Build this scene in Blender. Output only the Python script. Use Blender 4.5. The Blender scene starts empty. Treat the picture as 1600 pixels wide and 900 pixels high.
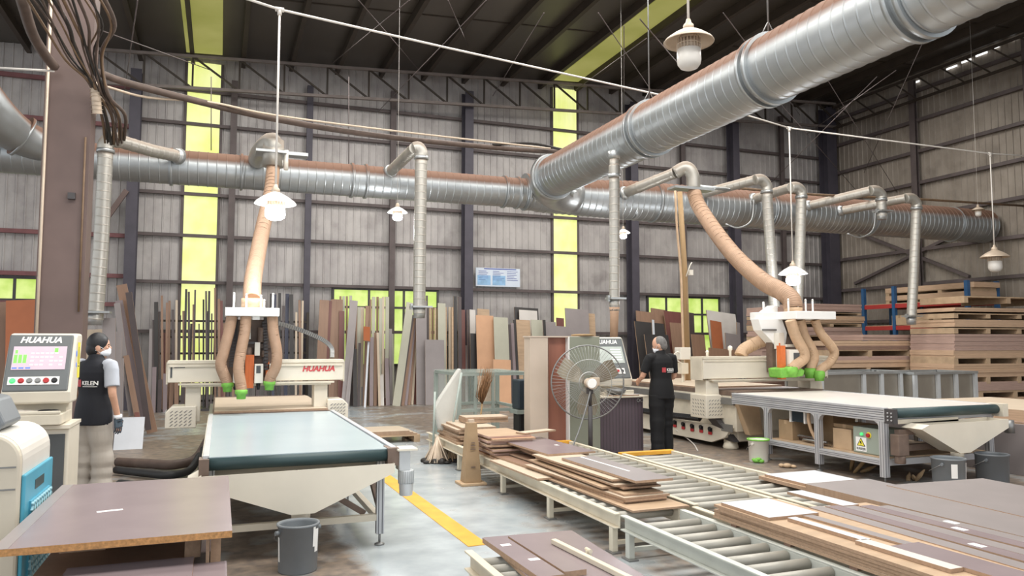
import bpy, bmesh, math, random
from mathutils import Vector, Matrix
PI = math.pi
random.seed(7)
scene = bpy.context.scene
COL = scene.collection

def lin(h):
    h = h.lstrip('#')
    v = [int(h[i:i+2], 16)/255 for i in (0, 2, 4)]
    return tuple(x/12.92 if x <= .04045 else ((x+.055)/1.055)**2.4 for x in v)

# ------------------------------------------------------------------ camera
FPX, EYE = 1190.0, 1.62
PITCH, YAW = math.atan(85/1190.0), math.radians(20.95)
cam = bpy.data.cameras.new('camera')
cam.sensor_width = 36.0
cam.lens = FPX/1600*36
cam.clip_end = 200
cam_o = bpy.data.objects.new('camera', cam)
COL.objects.link(cam_o)
cam_o.location = (0, 0, EYE)
cam_o.rotation_euler = (PI/2+PITCH, 0, -YAW)
scene.camera = cam_o
# ------------------------------------------------------------------ exposure, world, large lights
scene.view_settings.view_transform = 'Standard'
scene.view_settings.look = 'None'
scene.view_settings.gamma = 1.0
scene.view_settings.use_curve_mapping = False
scene.view_settings.exposure = 0.36
scene.cycles.use_denoising = True
scene.cycles.max_bounces = 7
scene.cycles.diffuse_bounces = 4
scene.cycles.glossy_bounces = 4
scene.cycles.transparent_max_bounces = 12
scene.cycles.sample_clamp_indirect = 6
world = bpy.data.worlds.new('overcast_sky')
scene.world = world
world.use_nodes = True
bg = world.node_tree.nodes['Background']
bg.inputs[0].default_value = (0.93, 0.97, 1.0, 1)
bg.inputs[1].default_value = 1.1
# added area lights, unseen, hung under the roof to brighten the hall
def fill_light(name, loc, sx, sy, power, color=(1, .97, .92)):
    l = bpy.data.lights.new(name, 'AREA')
    l.shape = 'RECTANGLE'; l.size = sx; l.size_y = sy; l.energy = power; l.color = color
    o = bpy.data.objects.new(name, l); COL.objects.link(o); o.location = loc
    return o
fill_light('fill_light_near', (3, 3.5, 8.6), 14, 3, 900)
fill_light('fill_light_middle', (5, 9.5, 8.8), 16, 2.5, 900)
fill_light('fill_light_far', (7, 15.5, 8.9), 20, 2.5, 900)

# pixel of the photograph -> point of the place, at a known distance Y or height z
_cy, _sy, _cp, _sp = math.cos(YAW), math.sin(YAW), math.cos(PITCH), math.sin(PITCH)
def _ray(px, py):
    a, b = (px-800)/FPX, (450-py)/FPX
    return Vector((a*_cy-b*_sy*_sp+_sy*_cp, -a*_sy-b*_cy*_sp+_cy*_cp, b*_cp+_sp))
def at(px, py, Y):
    r = _ray(px, py); t = Y/r.y
    return Vector((r.x*t, Y, EYE+r.z*t))
def gz(px, py, z=0.0):
    r = _ray(px, py); t = (z-EYE)/r.z
    return Vector((r.x*t, r.y*t, z))
def atx(px, py, X):
    r = _ray(px, py); t = X/r.x
    return Vector((X, r.y*t, EYE+r.z*t))

# ------------------------------------------------------------------ materials
def new_mat(name):
    m = bpy.data.materials.new(name); m.use_nodes = True
    return m, m.node_tree.nodes, m.node_tree.links, m.node_tree.nodes['Principled BSDF']
def mat(name, col, rough=.5, metal=0., var=.12, scale=6., stretch=(1, 1, 1), bump=0., dust=None, dust_amt=.5, spec=.5, alpha=1., emis=None, estr=0., coat=0.):
    m, N, L, b = new_mat(name)
    c = lin(col) if isinstance(col, str) else col
    b.inputs['Roughness'].default_value = rough
    b.inputs['Metallic'].default_value = metal
    b.inputs['Specular IOR Level'].default_value = spec
    b.inputs['Coat Weight'].default_value = coat
    tc = N.new('ShaderNodeTexCoord'); mp = N.new('ShaderNodeMapping')
    mp.inputs['Scale'].default_value = stretch
    L.new(tc.outputs['Object'], mp.inputs[0])
    nz = N.new('ShaderNodeTexNoise'); nz.inputs['Scale'].default_value = scale
    nz.inputs['Detail'].default_value = 5
    L.new(mp.outputs[0], nz.inputs['Vector'])
    rp = N.new('ShaderNodeValToRGB')
    rp.color_ramp.elements[0].position = .3; rp.color_ramp.elements[1].position = .7
    rp.color_ramp.elements[0].color = tuple(x*(1-var) for x in c)+(1,)
    rp.color_ramp.elements[1].color = tuple(min(1, x*(1+var)) for x in c)+(1,)
    L.new(nz.outputs['Fac'], rp.inputs[0])
    out = rp.outputs[0]
    if dust:                                            # dust that has settled on faces looking up
        ge = N.new('ShaderNodeNewGeometry'); sp = N.new('ShaderNodeSeparateXYZ')
        L.new(ge.outputs['Normal'], sp.inputs[0])
        mr = N.new('ShaderNodeMapRange')
        mr.inputs[1].default_value = .12; mr.inputs[2].default_value = .42
        mr.inputs[3].default_value = 0; mr.inputs[4].default_value = dust_amt
        L.new(sp.outputs['Z'], mr.inputs[0])
        mx = N.new('ShaderNodeMix'); mx.data_type = 'RGBA'
        L.new(mr.outputs[0], mx.inputs[0]); L.new(out, mx.inputs[6])
        mx.inputs[7].default_value = lin(dust)+(1,)
        out = mx.outputs[2]
        mm = N.new('ShaderNodeMath'); mm.operation = 'MULTIPLY_ADD'
        L.new(mr.outputs[0], mm.inputs[0]); mm.inputs[1].default_value = .9-rough; mm.inputs[2].default_value = rough
        L.new(mm.outputs[0], b.inputs['Roughness'])
        if metal:
            m2 = N.new('ShaderNodeMath'); m2.operation = 'MULTIPLY_ADD'
            L.new(mr.outputs[0], m2.inputs[0]); m2.inputs[1].default_value = -metal; m2.inputs[2].default_value = metal
            L.new(m2.outputs[0], b.inputs['Metallic'])
    L.new(out, b.inputs['Base Color'])
    if bump:
        bp = N.new('ShaderNodeBump'); bp.inputs['Strength'].default_value = bump; bp.inputs['Distance'].default_value = .01
        L.new(nz.outputs['Fac'], bp.inputs['Height']); L.new(bp.outputs[0], b.inputs['Normal'])
    if emis:
        b.inputs['Emission Color'].default_value = lin(emis)+(1,); b.inputs['Emission Strength'].default_value = estr
    if alpha < 1: b.inputs['Alpha'].default_value = alpha
    return m

def floor_mat():
    m, N, L, b = new_mat('painted_concrete_floor')
    tc = N.new('ShaderNodeNewGeometry')
    def noise(s, d=5):
        n = N.new('ShaderNodeTexNoise'); n.inputs['Scale'].default_value = s; n.inputs['Detail'].default_value = d
        L.new(tc.outputs['Position'], n.inputs['Vector']); return n
    n1, n2, n3 = noise(.55), noise(2.6, 8), noise(9, 6)
    base = N.new('ShaderNodeValToRGB')
    base.color_ramp.elements[0].color = lin('#98a0a4')+(1,); base.color_ramp.elements[0].position = .3
    base.color_ramp.elements[1].color = lin('#bcc3c6')+(1,); base.color_ramp.elements[1].position = .7
    L.new(n2.outputs[0], base.inputs[0])
    # sawdust lies thick under and around the machines and thin along the walkway
    sp = N.new('ShaderNodeSeparateXYZ'); L.new(tc.outputs['Position'], sp.inputs[0])
    def mrange(src, a, bb):
        r = N.new('ShaderNodeMapRange'); r.inputs[1].default_value = a; r.inputs[2].default_value = bb
        L.new(src, r.inputs[0]); return r.outputs[0]
    def math_(op, x, y):
        k = N.new('ShaderNodeMath'); k.operation = op
        for i, v in enumerate((x, y)):
            if isinstance(v, (int, float)): k.inputs[i].default_value = v
            else: L.new(v, k.inputs[i])
        return k.outputs[0]
    right = mrange(sp.outputs['X'], 2.2, 3.6)
    left = mrange(sp.outputs['X'], 1.25, .9)
    far = math_('MULTIPLY', mrange(sp.outputs['Y'], 9.5, 13), .55)
    zone = math_('MAXIMUM', math_('MAXIMUM', right, left), far)
    dirt = math_('ADD', zone, math_('MULTIPLY', math_('SUBTRACT', n2.outputs[0], .5), 2.2))
    dirt = math_('ADD', dirt, math_('MULTIPLY', math_('SUBTRACT', n1.outputs[0], .5), 2.2))
    fac = mrange(dirt, .35, .95)
    fac = math_('MULTIPLY', fac, .88)
    dcol = N.new('ShaderNodeValToRGB')
    dcol.color_ramp.elements[0].color = lin('#57473b')+(1,); dcol.color_ramp.elements[0].position = .35
    dcol.color_ramp.elements[1].color = lin('#8e7862')+(1,); dcol.color_ramp.elements[1].position = .7
    L.new(n3.outputs[0], dcol.inputs[0])
    mx = N.new('ShaderNodeMix'); mx.data_type = 'RGBA'
    L.new(fac, mx.inputs[0]); L.new(base.outputs[0], mx.inputs[6]); L.new(dcol.outputs[0], mx.inputs[7])
    L.new(mx.outputs[2], b.inputs['Base Color'])
    rr = math_('MULTIPLY_ADD', fac, .30); rr.node.inputs[2].default_value = .2
    L.new(rr, b.inputs['Roughness'])
    return m

def wall_mat(name, c1, c2):
    m, N, L, b = new_mat(name)
    tc = N.new('ShaderNodeTexCoord'); mp = N.new('ShaderNodeMapping')
    mp.inputs['Scale'].default_value = (1.0, 1.0, .6)
    L.new(tc.outputs['Object'], mp.inputs[0])
    n = N.new('ShaderNodeTexNoise'); n.inputs['Scale'].default_value = 1.3; n.inputs['Detail'].default_value = 8; n.inputs['Roughness'].default_value = .65
    L.new(mp.outputs[0], n.inputs['Vector'])
    r = N.new('ShaderNodeValToRGB')
    r.color_ramp.elements[0].position = .32; r.color_ramp.elements[0].color = lin(c1)+(1,)
    r.color_ramp.elements[1].position = .6; r.color_ramp.elements[1].color = lin(c2)+(1,)
    L.new(n.outputs[0], r.inputs[0])
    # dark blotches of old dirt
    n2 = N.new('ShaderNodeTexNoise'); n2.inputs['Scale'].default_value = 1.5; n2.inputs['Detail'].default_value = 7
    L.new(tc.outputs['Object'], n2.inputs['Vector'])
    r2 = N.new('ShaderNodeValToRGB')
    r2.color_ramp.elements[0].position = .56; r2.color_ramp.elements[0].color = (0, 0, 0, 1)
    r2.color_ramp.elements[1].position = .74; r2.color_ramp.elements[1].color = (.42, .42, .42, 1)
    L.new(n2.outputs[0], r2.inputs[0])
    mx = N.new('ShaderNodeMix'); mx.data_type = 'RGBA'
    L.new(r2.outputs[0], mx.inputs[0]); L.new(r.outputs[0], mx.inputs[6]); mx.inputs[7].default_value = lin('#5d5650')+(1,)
    L.new(mx.outputs[2], b.inputs['Base Color'])
    b.inputs['Roughness'].default_value = .5; b.inputs['Metallic'].default_value = .15
    return m

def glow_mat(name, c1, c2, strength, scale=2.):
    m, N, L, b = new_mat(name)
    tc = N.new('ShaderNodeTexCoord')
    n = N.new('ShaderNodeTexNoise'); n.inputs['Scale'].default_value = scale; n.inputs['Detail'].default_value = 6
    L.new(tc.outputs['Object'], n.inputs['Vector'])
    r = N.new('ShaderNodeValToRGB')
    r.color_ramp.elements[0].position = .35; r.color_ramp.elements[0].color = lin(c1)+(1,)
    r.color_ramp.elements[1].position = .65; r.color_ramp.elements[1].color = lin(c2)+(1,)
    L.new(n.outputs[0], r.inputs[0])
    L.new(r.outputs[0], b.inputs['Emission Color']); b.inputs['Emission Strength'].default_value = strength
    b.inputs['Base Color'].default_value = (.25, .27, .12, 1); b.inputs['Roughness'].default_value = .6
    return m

M = {}
def add(k, *a, **w): M[k] = mat(k, *a, **w)
M['floor'] = floor_mat()
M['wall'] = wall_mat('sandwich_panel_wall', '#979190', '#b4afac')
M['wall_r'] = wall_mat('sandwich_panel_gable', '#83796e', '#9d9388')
M['glow'] = glow_mat('translucent_sheet', '#e2ea7c', '#f4f6b4', .74, 1.2)
M['glow_roof'] = glow_mat('roof_sheet_glare', '#b9b858', '#d8d27a', .30, .8)  # yellow glare on the roof sheet, put in as dim emission
M['glow_win'] = glow_mat('sunlit_window', '#aed052', '#d8ea8e', .74, 2.5)
M['glow_slit'] = glow_mat('daylight_slit', '#ffffff', '#ffffff', 1.2)
add('roof', '#57514a', .4, .35, .25, .6, (1, .3, 1))
add('steel_dark', '#4a4748', .55, .2, .15, 3)
add('steel_purlin', '#3c332b', .6, .1, .2, 3)
add('girt', '#5b5150', .6, .1, .2, 3)
add('column_blue', '#4b4750', .55, .1, .15, 3)
add('pillar_paint', '#6a5853', .55, .05, .14, 2, dust='#8a7663', dust_amt=.6)
add('lamp_metal_lit', '#f2f1ee', .4, 0, .02, 5)  # white copy of the lamp metal: glare of lit shades put into the colour
add('girt_red', '#7a4f50', .6, .05, .2, 3)
add('galv', '#aeb2b4', .42, .85, .10, 2.2, dust='#735341', dust_amt=.97)
add('galv_clean', '#b9bbbb', .38, .8, .10, 5)
add('galv_pipe', '#b4b0a8', .42, .65, .08, 6, dust='#8f7a68', dust_amt=.6)
add('hose', '#b3937a', .6, 0, .08, 10)
add('hose_pale', '#c6a788', .55, 0, .08, 10)
add('white_paint', '#e4dfd4', .38, 0, .04, 3)
add('cream_paint', '#ddd5c5', .42, 0, .05, 3)
add('cream_dirty', '#d5ccba', .5, 0, .10, 5)
add('hood_white', '#f2f1ee', .35, 0, .02, 3)
add('dark_grey', '#4d5052', .45, 0, .08, 4)
add('screen_bezel', '#65696a', .4, 0, .05, 4)
add('black', '#17171a', .5, 0, .15, 4)
add('rubber', '#1f1f20', .6, 0, .2, 8)
add('orange', '#d9733a', .5, 0, .1, 8)
add('green_brush', '#78b84a', .6, 0, .15, 20)
add('alu', '#c4c5c8', .38, .3, .05, 4)
add('alu_slot', '#6d6e74', .4, .2, .05, 4)
add('belt_blue', '#a9b7bd', .25, 0, .04, 1.2, spec=.6)
add('belt_white', '#d9d2cc', .35, 0, .03, 1.5)
add('belt_green', '#34484a', .45, 0, .1, 4)
add('steel_mid', '#8a8a89', .4, .6, .1, 6)
add('steel_brown', '#77655a', .55, .2, .2, 8)
add('roller', '#aaa69c', .42, .12, .08, 5)
add('conv_rail', '#d8d0bd', .5, 0, .1, 4, dust='#bda88a', dust_amt=.35)
add('conv_rail_grey', '#c4c6be', .45, .1, .08, 4)
add('bin_grey', '#73787c', .42, 0, .07, 5)
add('bin_dark', '#606468', .42, 0, .07, 5)
add('label_white', '#f0efec', .6, 0, .02, 5)
add('yellow_line', '#e2a53a', .4, 0, .15, 5)
add('yellow_sign', '#efe04a', .5, 0, .05, 5)
add('red', '#b3262b', .5, 0, .1, 5)
add('red_text', '#c5474c', .5, 0, .02, 5)
add('green_light', '#59d27a', .4, 0, .05, 5, emis='#4be07a', estr=.6)
add('cooler_white', '#dcd8cf', .38, 0, .05, 3)
add('cooler_cream', '#cfc6b4', .5, 0, .10, 3)
add('cooler_blue', '#4fa3bd', .4, 0, .08, 6)
add('cooler_pad', '#a9d2dc', .5, 0, .10, 8)
add('cable', '#2a2522', .6, 0, .25, 10)
add('cable_brown', '#574840', .65, 0, .2, 8)
add('cable_tan', '#715a44', .65, 0, .2, 8)
add('conduit_pvc', '#d9d3cc', .45, 0, .05, 6)
add('lamp_metal', '#c7b5a1', .45, .2, .06, 5)
add('bulb_off', '#d9d4cd', .35, 0, .02, 5)
add('bulb_on', '#ffffff', .3, 0, 0, 5, emis='#f4f8ff', estr=30)
add('skin', '#c99b82', .55, 0, .06, 12)
add('hair', '#1b1a1d', .5, 0, .2, 40)
add('hair_grey', '#6d6a68', .6, 0, .25, 40)
add('vest', '#14161f', .75, 0, .2, 9)
add('sleeve', '#b2b6bf', .8, 0, .05, 9)
add('trouser_grey', '#b3aba2', .55, 0, .10, 5, bump=.4)
add('cloth_black', '#08080c', .8, 0, .25, 9)
add('mask_white', '#e6e8ee', .8, 0, .03, 9)
add('glove', '#4d5a66', .8, 0, .25, 25)
add('shoe', '#1d1c1c', .6, 0, .15, 9)
add('cardboard', '#a58b6c', .8, 0, .10, 6)
add('cardboard_pale', '#bda283', .8, 0, .08, 6)
add('bag_white', '#c6c4bd', .6, 0, .06, 5, bump=.5)
add('twig', '#7d5a3a', .8, 0, .25, 20)
add('wood_pole', '#a0845f', .7, 0, .15, 10, (1, 1, .1))
add('glass_green', '#c2d0c8', .15, 0, .03, 3, alpha=.25)
add('truss', '#7f7570', .6, .1, .15, 4)
add('cage_green', '#9da7a0', .45, .1, .08, 4)
add('navy_plastic', '#28343d', .45, 0, .12, 4)
add('panel_beige', '#c6b6a6', .5, 0, .04, 4)
add('panel_red_wood', '#94604e', .5, 0, .12, 3, (3, 3, .4))
add('panel_green_grey', '#8d9080', .5, 0, .04, 4)
add('panel_mauve', '#5a4d55', .5, 0, .06, 4)
add('ebox', '#98a196', .45, 0, .04, 4)
add('rack_blue', '#2f5a86', .5, 0, .08, 4)
add('rack_red', '#b23a38', .5, 0, .08, 4)
add('pallet', '#b79d80', .75, 0, .15, 6)
add('poster', '#cfd8e4', .5, 0, .03, 4)
add('poster_blue', '#8fb6d8', .5, 0, .15, 9)
add('poster_dark', '#3f4fa0', .5, 0, .05, 4)
add('screen', '#b9a9b4', .3, 0, .05, 9, emis='#b9a4ae', estr=.45)
add('screen_green', '#7bd65a', .3, 0, .05, 9, emis='#7bd65a', estr=.5)
add('screen_blue', '#5a76c4', .3, 0, .05, 9, emis='#5a76c4', estr=.5)
add('screen_pale', '#dfd9dc', .3, 0, .05, 9, emis='#dfd9dc', estr=.45)
add('screen_dim', '#a9b0aa', .3, 0, .08, 9, emis='#9aa29c', estr=.25)
add('metal_sheet', '#a59e93', .32, .6, .12, 2)
# board faces and raw chipboard edges
BOARD = {}
def board_mat(k, col, rough=.4, var=.06, scale=3., stretch=(1, 1, 1)):
    BOARD[k] = mat('board_'+k, col, rough, 0, var, scale, stretch)
board_mat('mauve', '#8a7c7e', .27)
board_mat('grey', '#8f8786', .34)
board_mat('pale', '#c9c3bd', .42)
board_mat('white', '#c8cbd1', .35)
board_mat('tan', '#b1967a', .55, .10, 4, (1, 6, 6))
board_mat('brown', '#8a6c58', .5, .10, 4, (4, 4, .6))
board_mat('dark', '#4a3f3f', .45, .12)
board_mat('darkest', '#2c2827', .45, .12)
board_mat('redwood', '#6a3d36', .45, .12, 4, (4, 4, .6))
board_mat('orange', '#a5603c', .5, .08)
board_mat('peach', '#c69a78', .55, .06)
board_mat('sage', '#adab9a', .5, .05)
board_mat('beige', '#c2b19c', .5, .06)
board_mat('navy', '#2c2f45', .45, .1)
M['edge'] = mat('chipboard_edge', '#a88c74', .8, 0, .13, 40)
M['edge_chip'] = mat('raw_chipboard_edge', '#b98a58', .8, 0, .30, 70)
add('galv_post', '#c9ccce', .4, .35, .05, 5)
add('blade', '#8f8675', .5, .3, .1, 5)
M['edge_pack'] = mat('sheet_edges', '#c3a488', .75, 0, .10, 30, (.15, .15, 2.4))
M['edge_pink'] = mat('sheet_edges_pinkish', '#b09488', .75, 0, .10, 30, (.15, .15, 2.4))
M['edge_dark'] = mat('sheet_edges_brown', '#8a6f60', .75, 0, .18, 30, (.15, .15, 2.4))

# ------------------------------------------------------------------ mesh helpers
def smooth_path(pts, n=6):
    pts = [Vector(p) for p in pts]
    if len(pts) < 3: return pts
    out = []
    P = [pts[0]*2-pts[1]]+pts+[pts[-1]*2-pts[-2]]
    for i in range(1, len(P)-2):
        a, b, c, d = P[i-1:i+3]
        for k in range(n):
            t = k/n
            out.append(.5*((2*b)+(c-a)*t+(2*a-5*b+4*c-d)*t*t+(3*b-a-3*c+d)*t**3))
    out.append(pts[-1])
    return out

class MB:
    def __init__(s): s.v = []; s.f = []; s.m = []; s.sm = []
    def face(s, idx, m=0, sm=False): s.f.append(tuple(idx)); s.m.append(m); s.sm.append(sm)
    def hexa(s, pts, m=0):
        b = len(s.v); s.v += [Vector(p) for p in pts]
        for q in ((0, 3, 2, 1), (4, 5, 6, 7), (0, 1, 5, 4), (1, 2, 6, 5), (2, 3, 7, 6), (3, 0, 4, 7)):
            s.face([b+i for i in q], m)
        return s
    def box(s, x0, x1, y0, y1, z0, z1, m=0):
        return s.hexa([(x0, y0, z0), (x1, y0, z0), (x1, y1, z0), (x0, y1, z0), (x0, y0, z1), (x1, y0, z1), (x1, y1, z1), (x0, y1, z1)], m)
    def obox(s, c, u, v, w, m=0):                        # centre and three half-axis vectors
        c, u, v, w = Vector(c), Vector(u), Vector(v), Vector(w)
        return s.hexa([c-u-v-w, c+u-v-w, c+u+v-w, c-u+v-w, c-u-v+w, c+u-v+w, c+u+v+w, c-u+v+w], m)
    def bar(s, a, b, wx, wy=None, up=(0, 0, 1), m=0):     # rectangular bar from a to b
        a, b = Vector(a), Vector(b); wy = wy or wx
        d = (b-a); L = d.length; d.normalize(); up = Vector(up)
        if abs(d.dot(up)) > .97: up = Vector((0, 1, 0))
        x = d.cross(up).normalized(); y = x.cross(d)
        return s.obox((a+b)/2, x*wx/2, y*wy/2, d*L/2, m)
    def tube(s, pts, r, seg=10, m=0, caps=True, smooth=0, ribs=None):
        pts = smooth_path(pts, smooth) if smooth else [Vector(p) for p in pts]
        n = len(pts); rs = list(r) if hasattr(r, '__len__') else [r]*n
        if len(rs) != n: rs = [rs[0]+(rs[-1]-rs[0])*i/(n-1) for i in range(n)]
        if ribs:                                         # pitch, height
            tp, tr = [], []
            pitch, hgt = ribs
            for i in range(n-1):
                L = (pts[i+1]-pts[i]).length; k = max(1, int(round(L/pitch)))
                for j in range(k):
                    for q, e in ((0, 0), (.80, 0), (.84, 0), (.88, hgt), (.94, hgt), (.98, 0)):
                        t = (j+q)/k; tp.append(pts[i].lerp(pts[i+1], t)); tr.append(rs[i]+(rs[i+1]-rs[i])*t+e)
            tp.append(pts[-1]); tr.append(rs[-1]); pts, rs, n = tp, tr, len(tp)
        t0 = (pts[1]-pts[0]).normalized()
        up = Vector((0, 0, 1)) if abs(t0.z) < .9 else Vector((0, 1, 0))
        x = t0.cross(up).normalized()
        b0 = len(s.v)
        for i in range(n):
            if i == 0: t = pts[1]-pts[0]
            elif i == n-1: t = pts[-1]-pts[-2]
            else: t = (pts[i+1]-pts[i]).normalized()+(pts[i]-pts[i-1]).normalized()
            if t.length < 1e-9: t = t0
            t = t.normalized()
            x = (x-t*x.dot(t)).normalized(); y = t.cross(x)
            for k in range(seg):
                a = 2*PI*k/seg
                s.v.append(pts[i]+(x*math.cos(a)+y*math.sin(a))*rs[i])
        for i in range(n-1):
            for k in range(seg):
                k2 = (k+1) % seg
                s.face((b0+i*seg+k, b0+i*seg+k2, b0+(i+1)*seg+k2, b0+(i+1)*seg+k), m, True)
        if caps:
            s.face([b0+k for k in range(seg)][::-1], m); s.face([b0+(n-1)*seg+k for k in range(seg)], m)
        return s
    def cyl(s, a, b, r0, r1=None, seg=16, m=0, caps=True):
        return s.tube([a, b], [r0, r0 if r1 is None else r1], seg, m, caps)
    def lathe(s, prof, c=(0, 0, 0), seg=24, m=0):         # (r, z) profile about the z axis
        c = Vector(c); b0 = len(s.v); n = len(prof)
        for r, z in prof:
            for k in range(seg):
                a = 2*PI*k/seg; s.v.append(c+Vector((r*math.cos(a), r*math.sin(a), z)))
        for i in range(n-1):
            for k in range(seg):
                k2 = (k+1) % seg
                s.face((b0+i*seg+k, b0+i*seg+k2, b0+(i+1)*seg+k2, b0+(i+1)*seg+k), m, True)
        if prof[0][0] > 1e-6: s.face([b0+k for k in range(seg)][::-1], m)
        if prof[-1][0] > 1e-6: s.face([b0+(n-1)*seg+k for k in range(seg)], m)
        return s
    def torus(s, c, axis, R, r, seg=32, m=0, rs=6):
        c = Vector(c); ax = Vector(axis).normalized()
        x = ax.cross(Vector((0, 0, 1)) if abs(ax.z) < .9 else Vector((1, 0, 0))).normalized(); y = ax.cross(x)
        b0 = len(s.v)
        for i in range(seg):
            a = 2*PI*i/seg; d = x*math.cos(a)+y*math.sin(a)
            for k in range(rs):
                q = 2*PI*k/rs; s.v.append(c+d*(R+r*math.cos(q))+ax*r*math.sin(q))
        for i in range(seg):
            for k in range(rs):
                i2, k2 = (i+1) % seg, (k+1) % rs
                s.face((b0+i*rs+k, b0+i2*rs+k, b0+i2*rs+k2, b0+i*rs+k2), m, True)
        return s
    def prism(s, poly, d, m=0):                          # planar outline of 3-D points extruded by d
        poly = [Vector(p) for p in poly]; d = Vector(d); n = len(poly); b = len(s.v)
        s.v += poly+[p+d for p in poly]
        s.face(list(range(b, b+n))[::-1], m); s.face(range(b+n, b+2*n), m)
        for i in range(n):
            j = (i+1) % n; s.face((b+i, b+j, b+n+j, b+n+i), m)
        return s
    def ball(s, c, r, seg=16, rings=10, m=0):
        rx, ry, rz = r if hasattr(r, '__len__') else (r, r, r)
        c = Vector(c); b0 = len(s.v)
        s.v.append(c-Vector((0, 0, rz)))
        for i in range(1, rings):
            t = PI*i/rings-PI/2
            for k in range(seg):
                a = 2*PI*k/seg; s.v.append(c+Vector((rx*math.cos(t)*math.cos(a), ry*math.cos(t)*math.sin(a), rz*math.sin(t))))
        s.v.append(c+Vector((0, 0, rz))); e = len(s.v)-1
        for k in range(seg):
            s.face((b0, b0+1+(k+1) % seg, b0+1+k), m, True)
            s.face((e, e-seg+k, e-seg+(k+1) % seg), m, True)
        for i in range(rings-2):
            for k in range(seg):
                k2 = (k+1) % seg; o = b0+1+i*seg
                s.face((o+k, o+k2, o+seg+k2, o+seg+k), m, True)
        return s
    def mesh(s, name, mats):
        me = bpy.data.meshes.new(name)
        me.from_pydata([tuple(v) for v in s.v], [], s.f)
        for q in (mats if isinstance(mats, (list, tuple)) else [mats]): me.materials.append(q)
        me.polygons.foreach_set('material_index', s.m); me.polygons.foreach_set('use_smooth', s.sm)
        bm = bmesh.new(); bm.from_mesh(me); bmesh.ops.recalc_face_normals(bm, faces=bm.faces); bm.to_mesh(me); bm.free()
        me.update()
        return me
def wm(o):
    return (wm(o.parent) if o.parent else Matrix.Identity(4)) @ o.matrix_basis
def bevel(o, w, seg=2):
    b = o.modifiers.new('bevel', 'BEVEL'); b.width = w; b.segments = seg; b.limit_method = 'ANGLE'; b.angle_limit = math.radians(40)
    return o
def tag(o, label, cat, group=None, kind=None):
    o['label'] = label; o['category'] = cat
    if group: o['group'] = group
    if kind: o['kind'] = kind
    return o
def thing(name, label, cat, loc=(0, 0, 0), rz=0., group=None):
    o = bpy.data.objects.new(name, None); COL.objects.link(o)
    o.empty_display_size = .1
    o.location = loc; o.rotation_euler = (0, 0, rz)
    return tag(o, label, cat, group)
def part(name, mb, mats, parent, bev=0., label=None):    # mb is in world coordinates
    inv = wm(parent).inverted()
    mb.v = [inv @ v for v in mb.v]
    o = bpy.data.objects.new(name, mb.mesh(name, mats)); COL.objects.link(o); o.parent = parent
    if bev: bevel(o, bev)
    if label: o['label'] = label
    return o
def lpart(name, mb, mats, parent, bev=0., label=None):   # mb is in the parent's own coordinates
    o = bpy.data.objects.new(name, mb.mesh(name, mats)); COL.objects.link(o); o.parent = parent
    if bev: bevel(o, bev)
    if label: o['label'] = label
    return o
def solo(name, label, cat, mb, mats, group=None, bev=0., kind=None):   # one-mesh thing, origin under its middle
    xs = [v.x for v in mb.v]; ys = [v.y for v in mb.v]; zs = [v.z for v in mb.v]
    c = Vector(((min(xs)+max(xs))/2, (min(ys)+max(ys))/2, min(zs)))
    mb.v = [v-c for v in mb.v]
    o = bpy.data.objects.new(name, mb.mesh(name, mats)); COL.objects.link(o); o.location = c
    if label: tag(o, label, cat, group, kind)
    if bev: bevel(o, bev)
    return o
def struct(name, mb, mats, label=None):
    o = solo(name, None, None, mb, mats); o['kind'] = 'structure'
    if label: o['label'] = label
    return o
def copy_tree(o, parent=None):
    c = o.copy(); COL.objects.link(c)
    if parent: c.parent = parent
    for ch in o.children: copy_tree(ch, c)
    return c
def lettering(text, size, mats, parent, origin, right, up, name='lettering', depth=.002, shear=0., bold=0.):
    cu = bpy.data.curves.new('lettering', 'FONT'); cu.body = text; cu.size = size; cu.extrude = depth; cu.align_x = 'CENTER'; cu.align_y = 'CENTER'
    cu.shear = shear; cu.offset = bold
    tmp = bpy.data.objects.new('lettering', cu); COL.objects.link(tmp)
    dg = bpy.context.evaluated_depsgraph_get()
    me = bpy.data.meshes.new_from_object(tmp.evaluated_get(dg))
    bpy.data.objects.remove(tmp); bpy.data.curves.remove(cu)
    r, u = Vector(right).normalized(), Vector(up).normalized(); n = r.cross(u)
    T = Matrix(((r.x, u.x, n.x, origin[0]), (r.y, u.y, n.y, origin[1]), (r.z, u.z, n.z, origin[2]), (0, 0, 0, 1)))
    me.transform(wm(parent).inverted() @ T)
    me.materials.clear(); me.materials.append(mats)
    o = bpy.data.objects.new(name, me); COL.objects.link(o); o.parent = parent
    return o
ORD = ['first', 'second', 'third', 'fourth', 'fifth', 'sixth', 'seventh', 'eighth', 'ninth', 'tenth', 'eleventh', 'twelfth', 'thirteenth', 'fourteenth', 'fifteenth', 'sixteenth', 'seventeenth', 'eighteenth', 'nineteenth', 'twentieth',
       'twenty-first', 'twenty-second', 'twenty-third', 'twenty-fourth', 'twenty-fifth', 'twenty-sixth', 'twenty-seventh', 'twenty-eighth', 'twenty-ninth', 'thirtieth', 'thirty-first', 'thirty-second', 'thirty-third', 'thirty-fourth', 'thirty-fifth', 'thirty-sixth', 'thirty-seventh', 'thirty-eighth', 'thirty-ninth', 'fortieth']
# ================================================================== THE SETTING
def roof_z(x): return 8.93+.055*x
WY = 21.0                                              # face of the back wall
WX = 20.1                                              # face of the wall on the right
b = MB().box(-14, 26, -8, 25, -.2, 0); struct('floor', b, M['floor'], 'grey painted concrete floor with sawdust')

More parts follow.
